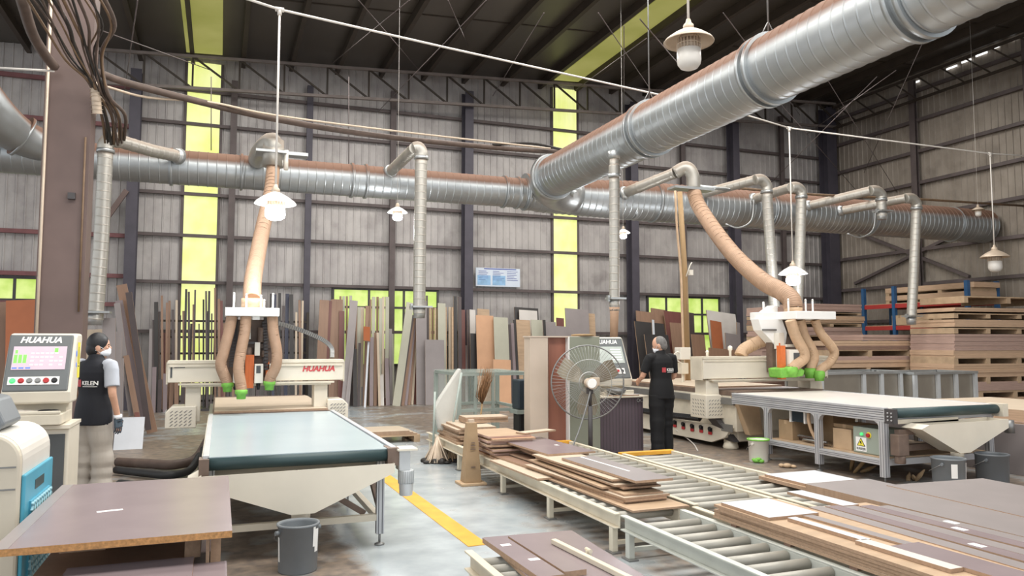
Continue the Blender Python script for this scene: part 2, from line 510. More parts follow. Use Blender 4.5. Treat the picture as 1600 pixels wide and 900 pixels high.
def ribbed(p0, p1, ztop, pitch, depth, nrm, m):         # profiled sheet with standing ribs, from p0 to p1
    p0, p1, nrm = Vector(p0), Vector(p1), Vector(nrm)
    L = (p1-p0).length; d = (p1-p0)/L; n = int(L/pitch); b = MB(); prof = []
    for i in range(n):
        s = i*pitch
        for t, h in ((0, 0), (pitch-.05, 0), (pitch-.038, depth), (pitch-.012, depth)):
            prof.append((s+t, h))
    prof.append((L, 0))
    for s, h in prof:
        q = p0+d*s+nrm*h
        b.v += [q, Vector((q.x, q.y, ztop(q)))]
    for i in range(len(prof)-1): b.face((2*i, 2*i+2, 2*i+3, 2*i+1))
    # thickness behind
    k = len(b.v); back = -nrm*.12
    for q in (p0, p1):
        b.v += [q+back, Vector((q.x, q.y, ztop(q)))+back]
    b.face((k, k+2, k+3, k+1))
    return b
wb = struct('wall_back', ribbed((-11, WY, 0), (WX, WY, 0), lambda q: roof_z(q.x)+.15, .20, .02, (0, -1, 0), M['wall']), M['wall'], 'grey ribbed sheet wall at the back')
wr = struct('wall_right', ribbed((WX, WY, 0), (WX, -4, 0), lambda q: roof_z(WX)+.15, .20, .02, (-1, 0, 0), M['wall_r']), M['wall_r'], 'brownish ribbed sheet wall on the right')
# roof sheet
b = MB(); n = 60
for i in range(n+1):
    x = -12+i*(WX+.6+12)/n
    b.v += [Vector((x, -3, roof_z(x)+.16)), Vector((x, WY+.15, roof_z(x)+.16)), Vector((x, -3, roof_z(x)+.22)), Vector((x, WY+.15, roof_z(x)+.22))]
for i in range(n):
    k = 4*i
    b.face((k, k+1, k+5, k+4)); b.face((k+2, k+6, k+7, k+3))
ce = struct('ceiling', b, M['roof'], 'dark metal sheet roof')
for i in range(26):
    x = -10.6+i*1.22
    if x > WX: break
    b = MB(); z = roof_z(x)
    b.box(x-.035, x+.035, -3, WY, z-.06, z+.155); b.box(x-.035, x+.07, -3, WY, z-.075, z-.055); part('purlin', b, M['steel_purlin'], ce)
# cross seams of the roof sheets
for y in (2, 5, 8, 11, 14, 17):
    b = MB(); b.hexa([(-12, y, roof_z(-12)+.145), (WX, y, roof_z(WX)+.145), (WX, y+.05, roof_z(WX)+.145), (-12, y+.05, roof_z(-12)+.145), (-12, y, roof_z(-12)+.165), (WX, y, roof_z(WX)+.165), (WX, y+.05, roof_z(WX)+.165), (-12, y+.05, roof_z(-12)+.165)])
    part('seam', b, M['steel_purlin'], ce)
# translucent strips in the wall; glowing roof strips imitate glare on the sheet
def strip(name, x0, x1, z0, z1):
    o = bpy.data.objects.new(name, None); COL.objects.link(o); o.location = ((x0+x1)/2, WY, z0); o['kind'] = 'structure'
    o['label'] = 'tall yellow translucent strip in the back wall'
    n = max(1, int((z1-z0)/1.05+.5)); b = MB(); k = 5
    for i in range(k):
        a, c = x0+(x1-x0)*i/k, x0+(x1-x0)*(i+1)/k
        b.box(a+.01, c-.01, WY-.045, WY-.02, z0, z1); b.box(c-.012, c+.012, WY-.055, WY-.02, z0, z1)
    part('pane', b, M['glow'], o)
    for x in (x0-.03, x1+.03):
        part('frame', MB().box(x-.035, x+.035, WY-.07, WY-.015, z0, z1), M['girt'], o)
    return o
strip('window_1', -.95, -.14, .3, roof_z(-.5)-.02)
strip('window_2', 9.36, 10.16, .3, roof_z(9.7)-.02)
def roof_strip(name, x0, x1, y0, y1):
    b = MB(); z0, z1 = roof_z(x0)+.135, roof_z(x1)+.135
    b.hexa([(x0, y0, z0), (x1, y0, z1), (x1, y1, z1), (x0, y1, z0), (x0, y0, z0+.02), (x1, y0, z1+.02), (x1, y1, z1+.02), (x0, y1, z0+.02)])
    struct(name, b, M['glow_roof'], 'yellowish strip of painted glare on the roof sheet')
roof_strip('roof_glare_left', -.98, -.12, 2, WY-.3); roof_strip('roof_glare_right', 9.3, 10.2, 2, WY-.3)
def window(name, x0, x1, z0, z1, nx, bars, lab):
    o = bpy.data.objects.new(name, None); COL.objects.link(o); o.location = ((x0+x1)/2, WY, z0); o['kind'] = 'structure'; o['label'] = lab
    b = MB(); w = .06
    for i in range(nx+1):
        x = x0+(x1-x0)*i/nx; b.box(x-w/2, x+w/2, WY-.09, WY-.015, z0, z1)
    for z in (z0, z1)+tuple(bars): b.box(x0-w/2, x1+w/2, WY-.092, WY-.015, z-w/2, z+w/2)
    part('frame', b, M['steel_dark'], o)
    for i in range(nx):
        a, c = x0+(x1-x0)*i/nx+w/2, x0+(x1-x0)*(i+1)/nx-w/2
        part('pane', MB().box(a, c, WY-.05, WY-.03, z0+w/2, z1-w/2), M['glow_win'], o)
window('window_5', 2.83, 5.75, 1.0, 3.08, 3, (2.58,), 'sunlit window with green outside behind the leaning boards')
window('window_6', 12.61, 15.31, 1.2, 3.07, 4, (2.52,), 'sunlit window band behind the leaning panels on the right')
window('window_7', -6.6, -3.87, 2.62, 3.15, 4, (), 'short sunlit window band beside the pillar')
# girts
def girt(parent, z, x0, x1, m='girt'):
    part('girt', MB().box(x0, x1, WY-.16, WY-.07, z-.04, z+.04), M[m], parent)
SK = ((-1.02, -.08), (9.3, 10.22))
for z in (1.9, 3.14, 4.33, 5.4, 6.3, 7.22, 8.1):
    girt(wb, z, -1.99, WX-.1)
for z, in ((2.55,), (3.25,), (4.25,), (5.75,), (7.0,), (8.0,)):
    part('girt', MB().box(-11, -2.2, WY-.17, WY-.07, z-.05, z+.05), M['girt_red'], wb)
for z in (1.2, 2.3, 3.4, 4.46, 5.5, 6.52, 7.5, 8.47, 9.4):
    part('girt', MB().box(WX-.16, WX-.06, -4, WY-.1, z-.05, z+.05), M['girt'], wr)
# columns against the walls: I-sections, web facing the room
def icol(name, x, y, ztop, w, d, along='x', m='column_blue', lab='dark blue grey steel column against the back wall'):
    b = MB(); t = .018
    if along == 'x':
        b.box(x-w/2, x+w/2, y-d/2, y-d/2+t, 0, ztop); b.box(x-w/2, x+w/2, y+d/2-t, y+d/2, 0, ztop); b.box(x-t/2, x+t/2, y-d/2+t, y+d/2-t, 0, ztop)
    else:
        b.box(x-w/2, x-w/2+t, y-d/2, y+d/2, 0, ztop); b.box(x+w/2-t, x+w/2, y-d/2, y+d/2, 0, ztop); b.box(x-w/2+t, x+w/2-t, y-t/2, y+t/2, 0, ztop)
    b.box(x-w/2-.08, x+w/2+.08, y-d/2-.08, y+d/2+.08, 0, .03)
    return struct(name, b, M[m], lab)
for i, x in enumerate((-2.09, 6.53, 11.92, 15.76)):
    icol('column', x, WY-.36, roof_z(x)-.45, .25, .36)
icol('column', 19.72, WY-.42, roof_z(19.7)-.2, .42, .42)
for x in (2.12, .2, 4.4, 13.9, 17.9):
    icol('column', x, WY-.2, roof_z(x)-.5, .16, .10, lab='slim steel post against the back wall', m='girt' if x != 2.12 else 'column_blue')
for y in (17.2, 13.6, 9.6):
    icol('column', WX-.2, y, roof_z(WX)-.3, .12, .2, 'y', 'girt', 'slim steel post against the right wall')
for a_, c_ in (((-2.75, WY-.6, 4.35), (-2.2, WY-.6, 5.3)),): part('knee_brace', MB().bar(a_, c_, .07, .12), M['pillar_paint'], wb)
# big pillar in the room
px0 = -1.86
pl = icol('pillar', px0, 11.0, roof_z(px0)-.05, .50, .46, 'y', 'pillar_paint', 'large reddish brown steel pillar')
b = MB(); b.box(px0-.26, px0+.26, 10.765, 10.78, 0, roof_z(px0)-.05); part('web_plate', b, M['pillar_paint'], pl)
part('conduit', MB().cyl((px0-.22, 10.72, 0), (px0-.22, 10.72, 6.0), .017, seg=8), M['lamp_metal'], pl)
part('conduit', MB().cyl((px0+.215, 10.74, 2.0), (px0+.215, 10.74, 4.2), .012, seg=8), M['cable_tan'], pl)
part('switch_box', MB().box(px0+.05, px0+.13, 10.7, 10.76, 3.4, 3.48), M['steel_dark'], pl)
# lattice truss along the gable and the roof beam
tr = bpy.data.objects.new('roof_truss', None); COL.objects.link(tr); tr.location = (9, WY-.75, 8); tr['kind'] = 'structure'; tr['label'] = 'lattice steel truss along the top of the back wall'
TY = WY-.75
def zt(x): return roof_z(x)-.12
def zb(x): return roof_z(x)-.93
for f in (zt, zb):
    part('chord', MB().bar((-3, TY, f(-3)), (19.8, TY, f(19.8)), .09, .07), M['truss'], tr)
x = -3
while x < 19.2:
    part('web_bar', MB().bar((x, TY, zb(x)), (x, TY, zt(x)), .045), M['steel_purlin'], tr)
    part('web_bar', MB().bar((x, TY, zt(x)), (x+1.1, TY, zb(x+1.1)), .045), M['steel_purlin'], tr)
    x += 1.1
# rafters across the roof
for i, y in enumerate((13.2, 6.2)):
    b = MB()
    for (za, h) in ((.03, .05), (-.42, .05)):
        b.hexa([(-10, y-.09, roof_z(-10)-.1+za-h), (WX-.1, y-.09, roof_z(WX)-.1+za-h), (WX-.1, y+.09, roof_z(WX)-.1+za-h), (-10, y+.09, roof_z(-10)-.1+za-h),
                (-10, y-.09, roof_z(-10)-.1+za), (WX-.1, y-.09, roof_z(WX)-.1+za), (WX-.1, y+.09, roof_z(WX)-.1+za), (-10, y+.09, roof_z(-10)-.1+za)])
    b.hexa([(-10, y-.01, roof_z(-10)-.55), (WX-.1, y-.01, roof_z(WX)-.55), (WX-.1, y+.01, roof_z(WX)-.55), (-10, y+.01, roof_z(-10)-.55), (-10, y-.01, roof_z(-10)-.07), (WX-.1, y-.01, roof_z(WX)-.07), (WX-.1, y+.01, roof_z(WX)-.07), (-10, y+.01, roof_z(-10)-.07)])
    if i == 1: struct('roof_beam', b, M['steel_purlin'], 'steel rafter across the roof')
# eaves truss running along the wall on the right
et = bpy.data.objects.new('eaves_truss', None); COL.objects.link(et); et.location = (WX-.5, 10, 8.6); et['kind'] = 'structure'; et['label'] = 'steel tie truss under the roof along the right wall'
for zz in (9.72, 9.0):
    part('chord', MB().bar((WX-.45, 3, zz), (WX-.45, WY-.8, zz), .07), M['steel_purlin'], et)
y = 4.
while y < WY-1.5:
    part('web_bar', MB().bar((WX-.45, y, 9.0), (WX-.45, y+.8, 9.72), .04), M['steel_purlin'], et); y += .8
# thin tie rods under the roof
def rod(a, b_, r=.009, lab='thin steel tie rod under the roof'):
    o = struct('trim_1', MB().cyl(a, b_, r, seg=6), M['girt'], lab); o.name = 'trim_rod'
for pa, pb, ya, yb in (((640, 0), (520, 98), 12, 19.5), ((760, 0), (590, 175), 12, 20), ((560, 0), (655, 110), 13, 20), ((700, 0), (735, 80), 12, 20), ((850, 20), (770, 150), 12, 20), ((975, 40), (975, 170), 11, 19),
                       ((935, 20), (1030, 160), 10, 19), ((1000, 30), (1060, 100), 8, 12), ((1130, 20), (1250, 180), 9, 19), ((1440, 70), (1350, 270), 12, 19), ((1400, 110), (1260, 210), 13, 19), ((1370, 120), (1190, 300), 13, 19), ((1200, 140), (1340, 300), 15, 19),
                       ((110, 30), (330, 110), 11, 18), ((215, 0), (195, 140), 12, 18), ((1290, 120), (1420, 330), 14, 19), ((330, 120), (330, 235), 17, 17), ((545, 120), (545, 260), 16, 16), ((1010, 60), (900, 140), 12, 19)):
    a, c = at(*pa, ya), at(*pb, yb)
    rod(a, c)
# vertical hangers of the ducts
# daylight through gaps under the eaves
for (ya, yb, zz) in ((16.1, 15.75, 9.72), (15.6, 15.3, 9.75), (15.15, 14.8, 9.78), (14.6, 14.45, 9.82), (17.2, 17.05, 9.68), (14.1, 14.0, 9.86)):
    o = struct('window_8', MB().box(WX-.065, WX-.04, yb, ya, zz, zz+.05), M['glow_slit'], 'bright daylight gap under the eaves of the right wall')
# X brace on the right wall (far panel)
for a, c in (((WX-.12, 19.8, 3.6), (WX-.12, 15.2, 5.0)), ((WX-.12, 19.6, 5.3), (WX-.12, 15.6, 3.5))):
    part('brace', MB().bar(a, c, .09), M['girt'], wr)
# painted floor lines
def line(pts, w=.11):
    a, c = Vector(pts[0]), Vector(pts[1]); d = (c-a).normalized(); n = Vector((-d.y, d.x, 0))*w/2
    struct('trim_2', MB().prism([a-n, c-n, c+n, a+n], (0, 0, .004)), M['yellow_line'], 'yellow line painted on the floor')
line(((1.97, 5.9, .001), (1.9, 9.4, .001)), .17)
line(((5.46, 9.4, .001), (5.50, 5.0, .001)), .15)
line((tuple(gz(1400, 810, .001)), tuple(gz(1640, 776, .001))), .12)
# poster on the wall
p = thing('wall_poster', 'pale blue notice board with columns of text high on the back wall', 'poster', (7.53, WY-.16, 3.26))
part('board', MB().box(6.85, 8.22, WY-.19, WY-.17, 3.24, 3.78), M['poster'], p)
b = MB()
for i in range(2): b.box(6.9+i*.46, 7.3+i*.46, WY-.195, WY-.19, 3.28, 3.56)
part('text_panel', b, M['poster_blue'], p)
part('header', MB().box(7.1, 8.1, WY-.195, WY-.19, 3.74, 3.765), M['poster_dark'], p)
b = MB(); random.seed(3)
for k in range(3):
    for j in range(6):
        b.box(6.93+k*.44, 6.93+k*.44+random.uniform(.2, .36), WY-.198, WY-.19, 3.68-j*.05, 3.69-j*.05)
part('text_lines', b, M['poster_dark'], p)
# ================================================================== DUCTS AND PIPES
DY, DZ = 15.0, 4.81
BX, BZ = 6.28, 4.99
# trunk along the back wall, left of the junction
d = thing('dust_duct', 'long galvanized dust duct along the back wall, left of the junction', 'duct', (1, DY, DZ-.33))
part('tube', MB().tube([(-7.5, DY, DZ), (6.0, DY, DZ)], .315, 32, ribs=(.16, .006)), M['galv'], d)
for x in (-4.4, -.9, .3, 2.35, 2.62, 5.55, 5.85):
    part('flange', MB().cyl((x-.025, DY, DZ), (x+.025, DY, DZ), .345, seg=32), M['galv'], d)
d2 = thing('dust_duct', 'wide ribbed galvanized duct along the back wall, right of the junction', 'duct', (13, DY, DZ-.46))
part('tube', MB().tube([(6.0, DY, DZ), (6.35, DY, DZ), (7.6, DY, DZ), (8.6, DY, DZ+.02), (19.9, DY, DZ+.04)], [.33, .38, .40, .44, .45], 36, ribs=(.15, .010)), M['galv'], d2)
for x in (6.05, 9.2, 12.4, 15.6, 18.6):
    part('flange', MB().cyl((x-.03, DY, DZ+.03), (x+.03, DY, DZ+.03), .40 if x < 7 else .48, seg=36), M['galv'], d2)
# big duct coming over the photographer
d3 = thing('main_dust_duct', 'huge ribbed galvanized duct crossing overhead from upper right', 'duct', (BX, 8, BZ-.42))
part('tube', MB().tube([(BX, 14.05, BZ), (BX, 2.6, BZ)], .41, 48, ribs=(.17, .007)), M['galv'], d3)
for y in (13.95, 10.35, 10.2, 7.55, 7.42, 5.35, 5.22):
    part('flange', MB().cyl((BX, y-.03, BZ), (BX, y+.03, BZ), .455, seg=48), M['galv'], d3)
for y in (7.48, 10.3):
    part('hanger', MB().cyl((BX, y, BZ+.42), (BX, y, roof_z(BX)-.05), .012, seg=6), M['steel_mid'], d3)
    part('hanger', MB().tube([(BX-.1, y, BZ+.44), (BX, y, BZ+.62), (BX+.1, y, BZ+.44)], .01, 6), M['steel_mid'], d3)
part('elbow', MB().tube([(BX, 14.0, BZ), (BX+.08, 14.35, BZ-.04), (BX+.38, 14.75, BZ-.12), (BX+.85, 14.95, DZ)], [.46, .45, .43, .39], 40, smooth=4), M['galv_clean'], d3)
part('collar', MB().cyl((BX, 13.98, BZ), (BX, 14.1, BZ), .47, .49, seg=48), M['galv_clean'], d3)
# elbow coming down to the trunk at the far left
d4 = thing('duct_elbow', 'galvanized duct bending down to the trunk at far left', 'duct', (-4.5, 14, 4.6))
pts = [at(-60, 120, 13.3), at(-10, 180, 13.8), at(30, 212, 14.4), at(75, 230, 14.8), at(120, 240, 14.9)]
part('tube', MB().tube(pts, [.36, .35, .31, .25, .24], 28, smooth=5), M['galv'], d4)
for q, r in ((at(34, 213, 14.42), .36), (at(72, 229, 14.78), .28)):
    part('flange', MB().tube([q-Vector((.02, .012, -.01)), q+Vector((.02, .012, -.01))], r, 28), M['galv'], d4)

def drop(label, arm, down, r=.11, Yarm=14.6, Yd=13.3, gate=True, end=None, rings=True):
    """a branch: arm pixels from the trunk to the elbow, then down pixels"""
    t = thing('branch_pipe', label, 'pipe', at(*down[-1], Yd), 0, 'branch pipes of the dust ducts')
    a = [at(p[0], p[1], Yarm+(Yd-Yarm)*(i/(max(1, len(arm)-1)))) for i, p in enumerate(arm)]
    q = [at(p[0], p[1], Yd) for p in down]
    part('arm', MB().tube(a, r*.95, 18, ribs=(.16, .004)), M['galv_pipe'], t)
    e0, e1 = a[-1], q[0]
    dirn = (a[-1]-a[-2]).normalized() if len(a) > 1 else Vector((0, -1, 0))
    corner = Vector((e1.x, Yd, e0.z+.01))
    part('elbow', MB().tube([e0-dirn*.02, e0.lerp(corner, .55)+Vector((0, 0, .01)), corner.lerp(e1, .45)*.98+corner*.02, e1], r*1.08, 18, smooth=5), M['galv_pipe'], t)
    part('downpipe', MB().tube(q, r, 18, ribs=(.13, .003)), M['galv_pipe'], t)
    part('collar', MB().cyl(a[0]-dirn*.03, a[0]+dirn*.09, r*1.35, r*1.05, 18), M['galv_clean'], t)
    for k in (q[0],):
        part('collar', MB().cyl(k+Vector((0, 0, .03)), k-Vector((0, 0, .03)), r*1.2, seg=18), M['galv_clean'], t)
    if gate:
        e = q[-1]+Vector((0, 0, .12))
        part('blast_gate', MB().box(e.x-r*1.35, e.x+r*1.9, e.y-r*1.3, e.y+r*1.3, e.z-.015, e.z+.015).box(e.x-r*1.5, e.x-r*1.1, e.y-.03, e.y+.03, e.z-.05, e.z+.05), M['galv_clean'], t)
        part('outlet', MB().cyl(q[-1]+Vector((0, 0, .1)), q[-1]-Vector((0, 0, .08)), r*1.02, r*.92, 18), M['galv_clean'], t)
    return t
drop('galvanized branch pipe dropping beside the large brown pillar', [(278, 244), (240, 236), (185, 220)], [(165, 236), (158, 380), (149, 500)])
drop('galvanized branch pipe dropping in front of the leaning boards', [(610, 268), (648, 232)], [(658, 247), (656, 380), (655, 490)], Yarm=14.75)
t = drop('galvanized pipe dropping from the huge overhead duct behind the fan', [(960, 240), (960, 262)], [(960, 275), (960, 380), (960, 478)], Yarm=10.9, Yd=10.9, r=.085)
part('hose_end', MB().tube([at(960, 480, 10.9), at(960, 490, 10.9), at(959, 530, 10.9)], [.085, .07, .062], 14), M['hose'], t)
drop('second branch pipe from the right trunk, behind the lit lamp', [(1096, 303), (1180, 281)], [(1198, 300), (1204, 390), (1210, 480)], gate=False)
drop('galvanized branch pipe dropping behind the right machine hood', [(1178, 311), (1236, 293)], [(1252, 308), (1250, 390), (1246, 480)], gate=False)
drop('short capped branch pipe ending high over the pallets', [(1262, 322), (1360, 298)], [(1377, 312), (1378, 338)])
drop('rightmost branch pipe dropping in front of the pallet stacks', [(1312, 330), (1415, 310)], [(1432, 326), (1428, 420), (1424, 502)])
# short stub of the big junction
solo('pipe_stub', 'short pipe stub beside the big duct junction', 'pipe', MB().cyl(at(880, 293, 14.6), at(900, 304, 14.3), .09, .075, 16), M['galv_clean'])
# branch with gate over the left machine and its hose
t = thing('branch_pipe', 'branch pipe with slide gate above the left machine', 'pipe', at(425, 255, 13.0), 0, 'branch pipes of the dust ducts')
part('elbow', MB().tube([at(402, 250, 14.75), at(404, 243, 14.0), at(412, 232, 13.3), at(425, 222, 13.0), at(428, 238, 13.0)], [.16, .15, .15, .16, .16], 18, smooth=4), M['galv_pipe'], t)
g = at(427, 240, 13.0)
part('gate_plate', MB().box(g.x-.28, g.x+.2, g.y-.2, g.y+.2, g.z-.02, g.z+.02).box(g.x+.2, g.x+.55, g.y-.1, g.y+.12, g.z-.02, g.z+.035), M['galv_clean'], t)
part('gate_body', MB().cyl(g+Vector((0, 0, .22)), g-Vector((0, 0, .22)), .17, seg=20), M['galv_pipe'], t)
part('cylinder', MB().cyl(g+Vector((.2, -.1, .05)), g+Vector((.2, -.1, -.28)), .035, seg=10), M['white_paint'], t)
t = thing('branch_pipe', 'branch pipe with slide gate feeding the right machine hose', 'pipe', at(1085, 305, 13.2), 0, 'branch pipes of the dust ducts')
a0, a1 = at(975, 302, 14.6), at(1055, 270, 13.4)
part('arm', MB().tube([a0, a1], .115, 18, ribs=(.4, .006)), M['galv_pipe'], t)
part('elbow', MB().tube([a1, at(1072, 262, 13.25), at(1082, 274, 13.2), at(1084, 296, 13.2)], .135, 18, smooth=5), M['galv_pipe'], t)
g = at(1078, 296, 13.2)
part('gate_plate', MB().box(g.x-.45, g.x+.5, g.y-.15, g.y+.15, g.z-.02, g.z+.03), M['galv_clean'], t)
part('cylinder', MB().cyl(g+Vector((.16, 0, .25)), g+Vector((.16, 0, .03)), .06, seg=12).cyl(g+Vector((.2, -.05, .07)), g+Vector((.95, -.05, .05)), .035, seg=10), M['galv_clean'], t)
part('collar', MB().cyl(a0, a0.lerp(a1, .06), .16, .13, 18), M['galv_clean'], t)
for (px, py, pw) in ((1160, 330, 30), (1350, 345, 30)):                 # wire loops hanging under the gates
    pts = [at(px+18, py-18, 13.9), at(px+14, py+14, 13.9), at(px-6, py+26, 13.9), at(px-26, py+20, 13.9)]
    solo('cable_loop', 'grey cable sagging in a loop under the trunk near pixel column %s' % ('middle' if px < 1200 else 'right') if False else ('grey cable looping under the right trunk, left of the lit lamp' if px < 1200 else 'grey cable looping under the right trunk, above the pallets'), 'cable', MB().tube(pts, .018, 6, smooth=6), M['galv_clean'])

# ================================================================== LAMPS AND THEIR CONDUITS
def lamp(label, top, z_lamp, dia, lit, power=0, cage=False, hook=True):
    """top: where the rod leaves its conduit; z_lamp: rim height of the shade"""
    t = thing('pendant_lamp', label, 'lamp', (top.x, top.y, z_lamp), 0, 'pendant lamps over the hall')
    R = dia/2; c = Vector((top.x, top.y, z_lamp))
    part('rod', MB().cyl(top, c+Vector((0, 0, R*.95)), .013 if top.z < 6.3 else .0035, seg=8), M['conduit_pvc'], t)
    part('cap', MB().lathe([(.02, R*.95), (.03, R*.8), (R*.2, R*.72), (R*.22, R*.5)], c, 20), M['lamp_metal'], t)
    part('shade', MB().lathe([(R*.2, R*.56), (R*.6, R*.34), (R*.93, R*.1), (R, 0), (R*.985, -.006), (R*.9, R*.09), (R*.58, R*.31), (R*.18, R*.53)], c, 36), M['lamp_metal_lit' if lit else 'lamp_metal'], t)
    bm = M['bulb_on'] if lit else M['bulb_off']
    br = R*.46; k_ = .62 if lit else 1.  # lit bulbs shortened to imitate their glare
    hb = MB().lathe([(br*.55, R*.5), (br*.6, R*.35), (br*.9, R*.2), (br*1.0, R*.1)], c, 24)
    for k in range(22):
        a = 2*PI*k/22
        hb.bar(c+Vector((br*math.cos(a), br*math.sin(a), R*.12)), c+Vector((br*math.cos(a), br*math.sin(a), -R*.32)), .006, .014)
    hb.torus(c+Vector((0, 0, -R*.1)), (0, 0, 1), br, .006, 24); hb.lathe([(br*.8, R*.1), (br*.8, -R*.3)], c, 20)
    part('heat_sink', hb, M['lamp_metal'], t)
    part('bulb', MB().lathe([(br*1.02, -R*.3), (br*1.04, -R*.3-R*.45*k_), (br*.98, -R*.3-R*.6*k_), (br*.75, -R*.3-R*.75*k_), (br*.4, -R*.3-R*.82*k_), (0, -R*.3-R*.84*k_)], c, 28), bm, t, label='glowing white bulb' if lit else 'white unlit bulb')
    if lit:
        l = bpy.data.lights.new('bulb_light', 'POINT'); l.energy = power; l.color = (.95, .98, 1); l.shadow_soft_size = .12
        o = bpy.data.objects.new('bulb_light', l); COL.objects.link(o); o.parent = t; o.location = (0, 0, -R*1.14-.16)
    return t
C1 = at(437, 15, 9.3)
lamp('glowing pendant lamp hanging over the left machine', C1, at(427, 318, 9.3).z, .48, True, 45)
CR = at(1233, 200, 12.2)
lamp('glowing pendant lamp hanging over the right machine hood', CR, at(1237, 428, 12.2).z, .56, True, 60)
CE = at(1547, 240, 12.2)
lamp('unlit cone pendant lamp at far right over the pallets', CE, at(1555, 402, 12.2).z, .60, False)
q = at(1075, 0, 6.3); lamp('unlit cone pendant lamp with ribbed white bulb, nearest, under the roof', Vector((q.x, q.y, 6.28)), at(1075, 66, 6.3).z, .50, False)
q = at(622, 240, 14.2); q.z = roof_z(q.x)+.17; lamp('small glowing pendant lamp under the left trunk by the boards', q, at(622, 332, 14.2).z, .38, True, 30)
q = at(973, 290, 14.2); q.z = roof_z(q.x)+.17; lamp('small glowing pendant lamp behind the pipe over the fan', q, at(973, 364, 14.2).z, .30, True, 20)
q = at(1527, 300, 13.8); q.z = roof_z(q.x)+.17; lamp('tiny unlit pendant lamp above the right trunk at far right', q, at(1527, 328, 13.8).z, .30, False)
solo('conduit', 'thin white conduit running overhead from upper left to the huge duct', 'conduit', MB().tube([at(385, -2, 9.0), C1, at(700, 75, 10.2), at(1030, 148, 11.5), at(1170, 181, 12.0), CR], .016, 8), M['conduit_pvc'])
solo('conduit', 'thin white conduit between the two pendant lamps at right', 'conduit', MB().tube([CR+Vector((.03, 0, 0)), at(1390, 220, 12.2), CE, CE+Vector((2.2, 0, .1))], .016, 8), M['conduit_pvc'])
for c, nm in ((C1, 'left'), (CR, 'right'), (CE, 'far right')):
    solo('junction_tee', 'white conduit tee above the %s pendant lamp' % nm, 'conduit fitting', MB().cyl(c-Vector((.05, 0, 0)), c+Vector((.05, 0, 0)), .028, seg=10).cyl(c, c-Vector((0, 0, .07)), .026, seg=10), M['conduit_pvc'])
# sagging cable trunk from the pillar to the big duct
solo('cable_bundle', 'long sagging brown cable trunk from the pillar across the hall', 'cable', MB().tube([at(150, 112, 11.3), at(200, 130, 11.6), at(300, 156, 12.0), at(420, 184, 12.6), at(560, 208, 13.2), at(700, 224, 13.8), at(850, 236, 14.3), at(1000, 240, 15.0)], .05, 10, smooth=5), M['cable_brown'])
solo('cable_run', 'thin pale cable sagging below the brown cable trunk', 'cable', MB().tube([at(165, 135, 11.4), at(230, 152, 11.8), at(330, 160, 12.1), at(430, 180, 12.5), at(620, 205, 13.3), at(860, 232, 14.0)], .018, 7, smooth=5), M['lamp_metal'])
solo('cable_run', 'black cable drooping between trunk and huge duct', 'cable', MB().tube([at(770, 226, 14.0), at(830, 224, 14.1), at(880, 234, 14.2), at(930, 243, 14.3)], .028, 7, smooth=5), M['cable'])
solo('cable_run', 'long thin pipe running above the right trunk', 'pipe', MB().tube([at(1130, 292, 14.0), at(1270, 304, 14.0), at(1450, 312, 14.0), at(1620, 323, 14.0)], .03, 8), M['cable_tan'])
# thick bundle of cables fanning out from the pillar head
random.seed(11)
cols = ['cable_tan', 'cable_brown', 'cable', 'cable_brown', 'cable_tan', 'cable', 'cable_brown']
names = {'cable_tan': 'tan', 'cable_brown': 'brown', 'cable': 'black'}
cnt = {}
def bundle(label, p, r, m):
    solo('cable', label, 'cable', MB().tube([at(*q) for q in p], r, 7, smooth=5), M[m], 'cables fanning over the pillar head')
for i in range(16):
    x0 = 36+i*8.2
    m = cols[i % 7]
    j = random.uniform(-7, 7)
    bundle('%s cable, %s from the left in the fan over the pillar head' % (names[m], ORD[i]), [(x0, -12, 8.6+.05*(i % 3)), (x0*.86+38+j, 40, 9.4), (x0*.50+84+random.uniform(-9, 9), 88+random.uniform(-8, 8), 10.05+.05*(i % 4)), (142+i*1.6+random.uniform(-5, 5), 132+i*1.0, 10.5), (158+i*2.2+random.uniform(-5, 5), 180, 11.2), (164+i*2.0, 222+random.uniform(-6, 6), 12.3)], random.choice((.011, .014, .018, .023)), m)
bundle('thick brown cable arm at the left of the cable fan', [(32, -8, 9.0), (50, 50, 9.8), (70, 85, 10.3), (85, 104, 10.6)], .06, 'cable_brown')
solo('cable_coil', 'pale spiral-wound cable beside the pillar head', 'cable', MB().tube([at(148, 130, 10.55), at(150, 152, 10.55), at(152, 178, 10.6)], .055, 10, ribs=(.05, .015)), M['lamp_metal'])
solo('conduit', 'thin white tube crossing left of the pillar', 'conduit', MB().tube([at(-5, 106, 10.6), at(85, 111, 10.6)], .014, 7), M['conduit_pvc'])
# pole with cables hanging beside the right machine
t = thing('cable_pole', 'brown wooden pole with hanging cables left of the right machine', 'pole', at(1074, 600, 12.4))
part('post', MB().tube([at(1062, 300, 12.4), at(1070, 430, 12.4), at(1075, 620, 12.4)], [.05, .055, .065], 10), M['wood_pole'], t)
part('cable', MB().tube([at(1055, 298, 12.3), at(1058, 360, 12.3), at(1064, 430, 12.3), at(1066, 500, 12.3), at(1070, 600, 12.3)], .022, 7, smooth=4), M['hose_pale'], t)
part('hook', MB().tube([at(1072, 432, 12.3), at(1078, 415, 12.3), at(1081, 410, 12.3)], .012, 6).box(at(1076, 430, 12.3).x, at(1081, 430, 12.3).x, 12.25, 12.32, at(1076, 430, 12.3).z, at(1076, 430, 12.3).z+.1), M['white_paint'], t)
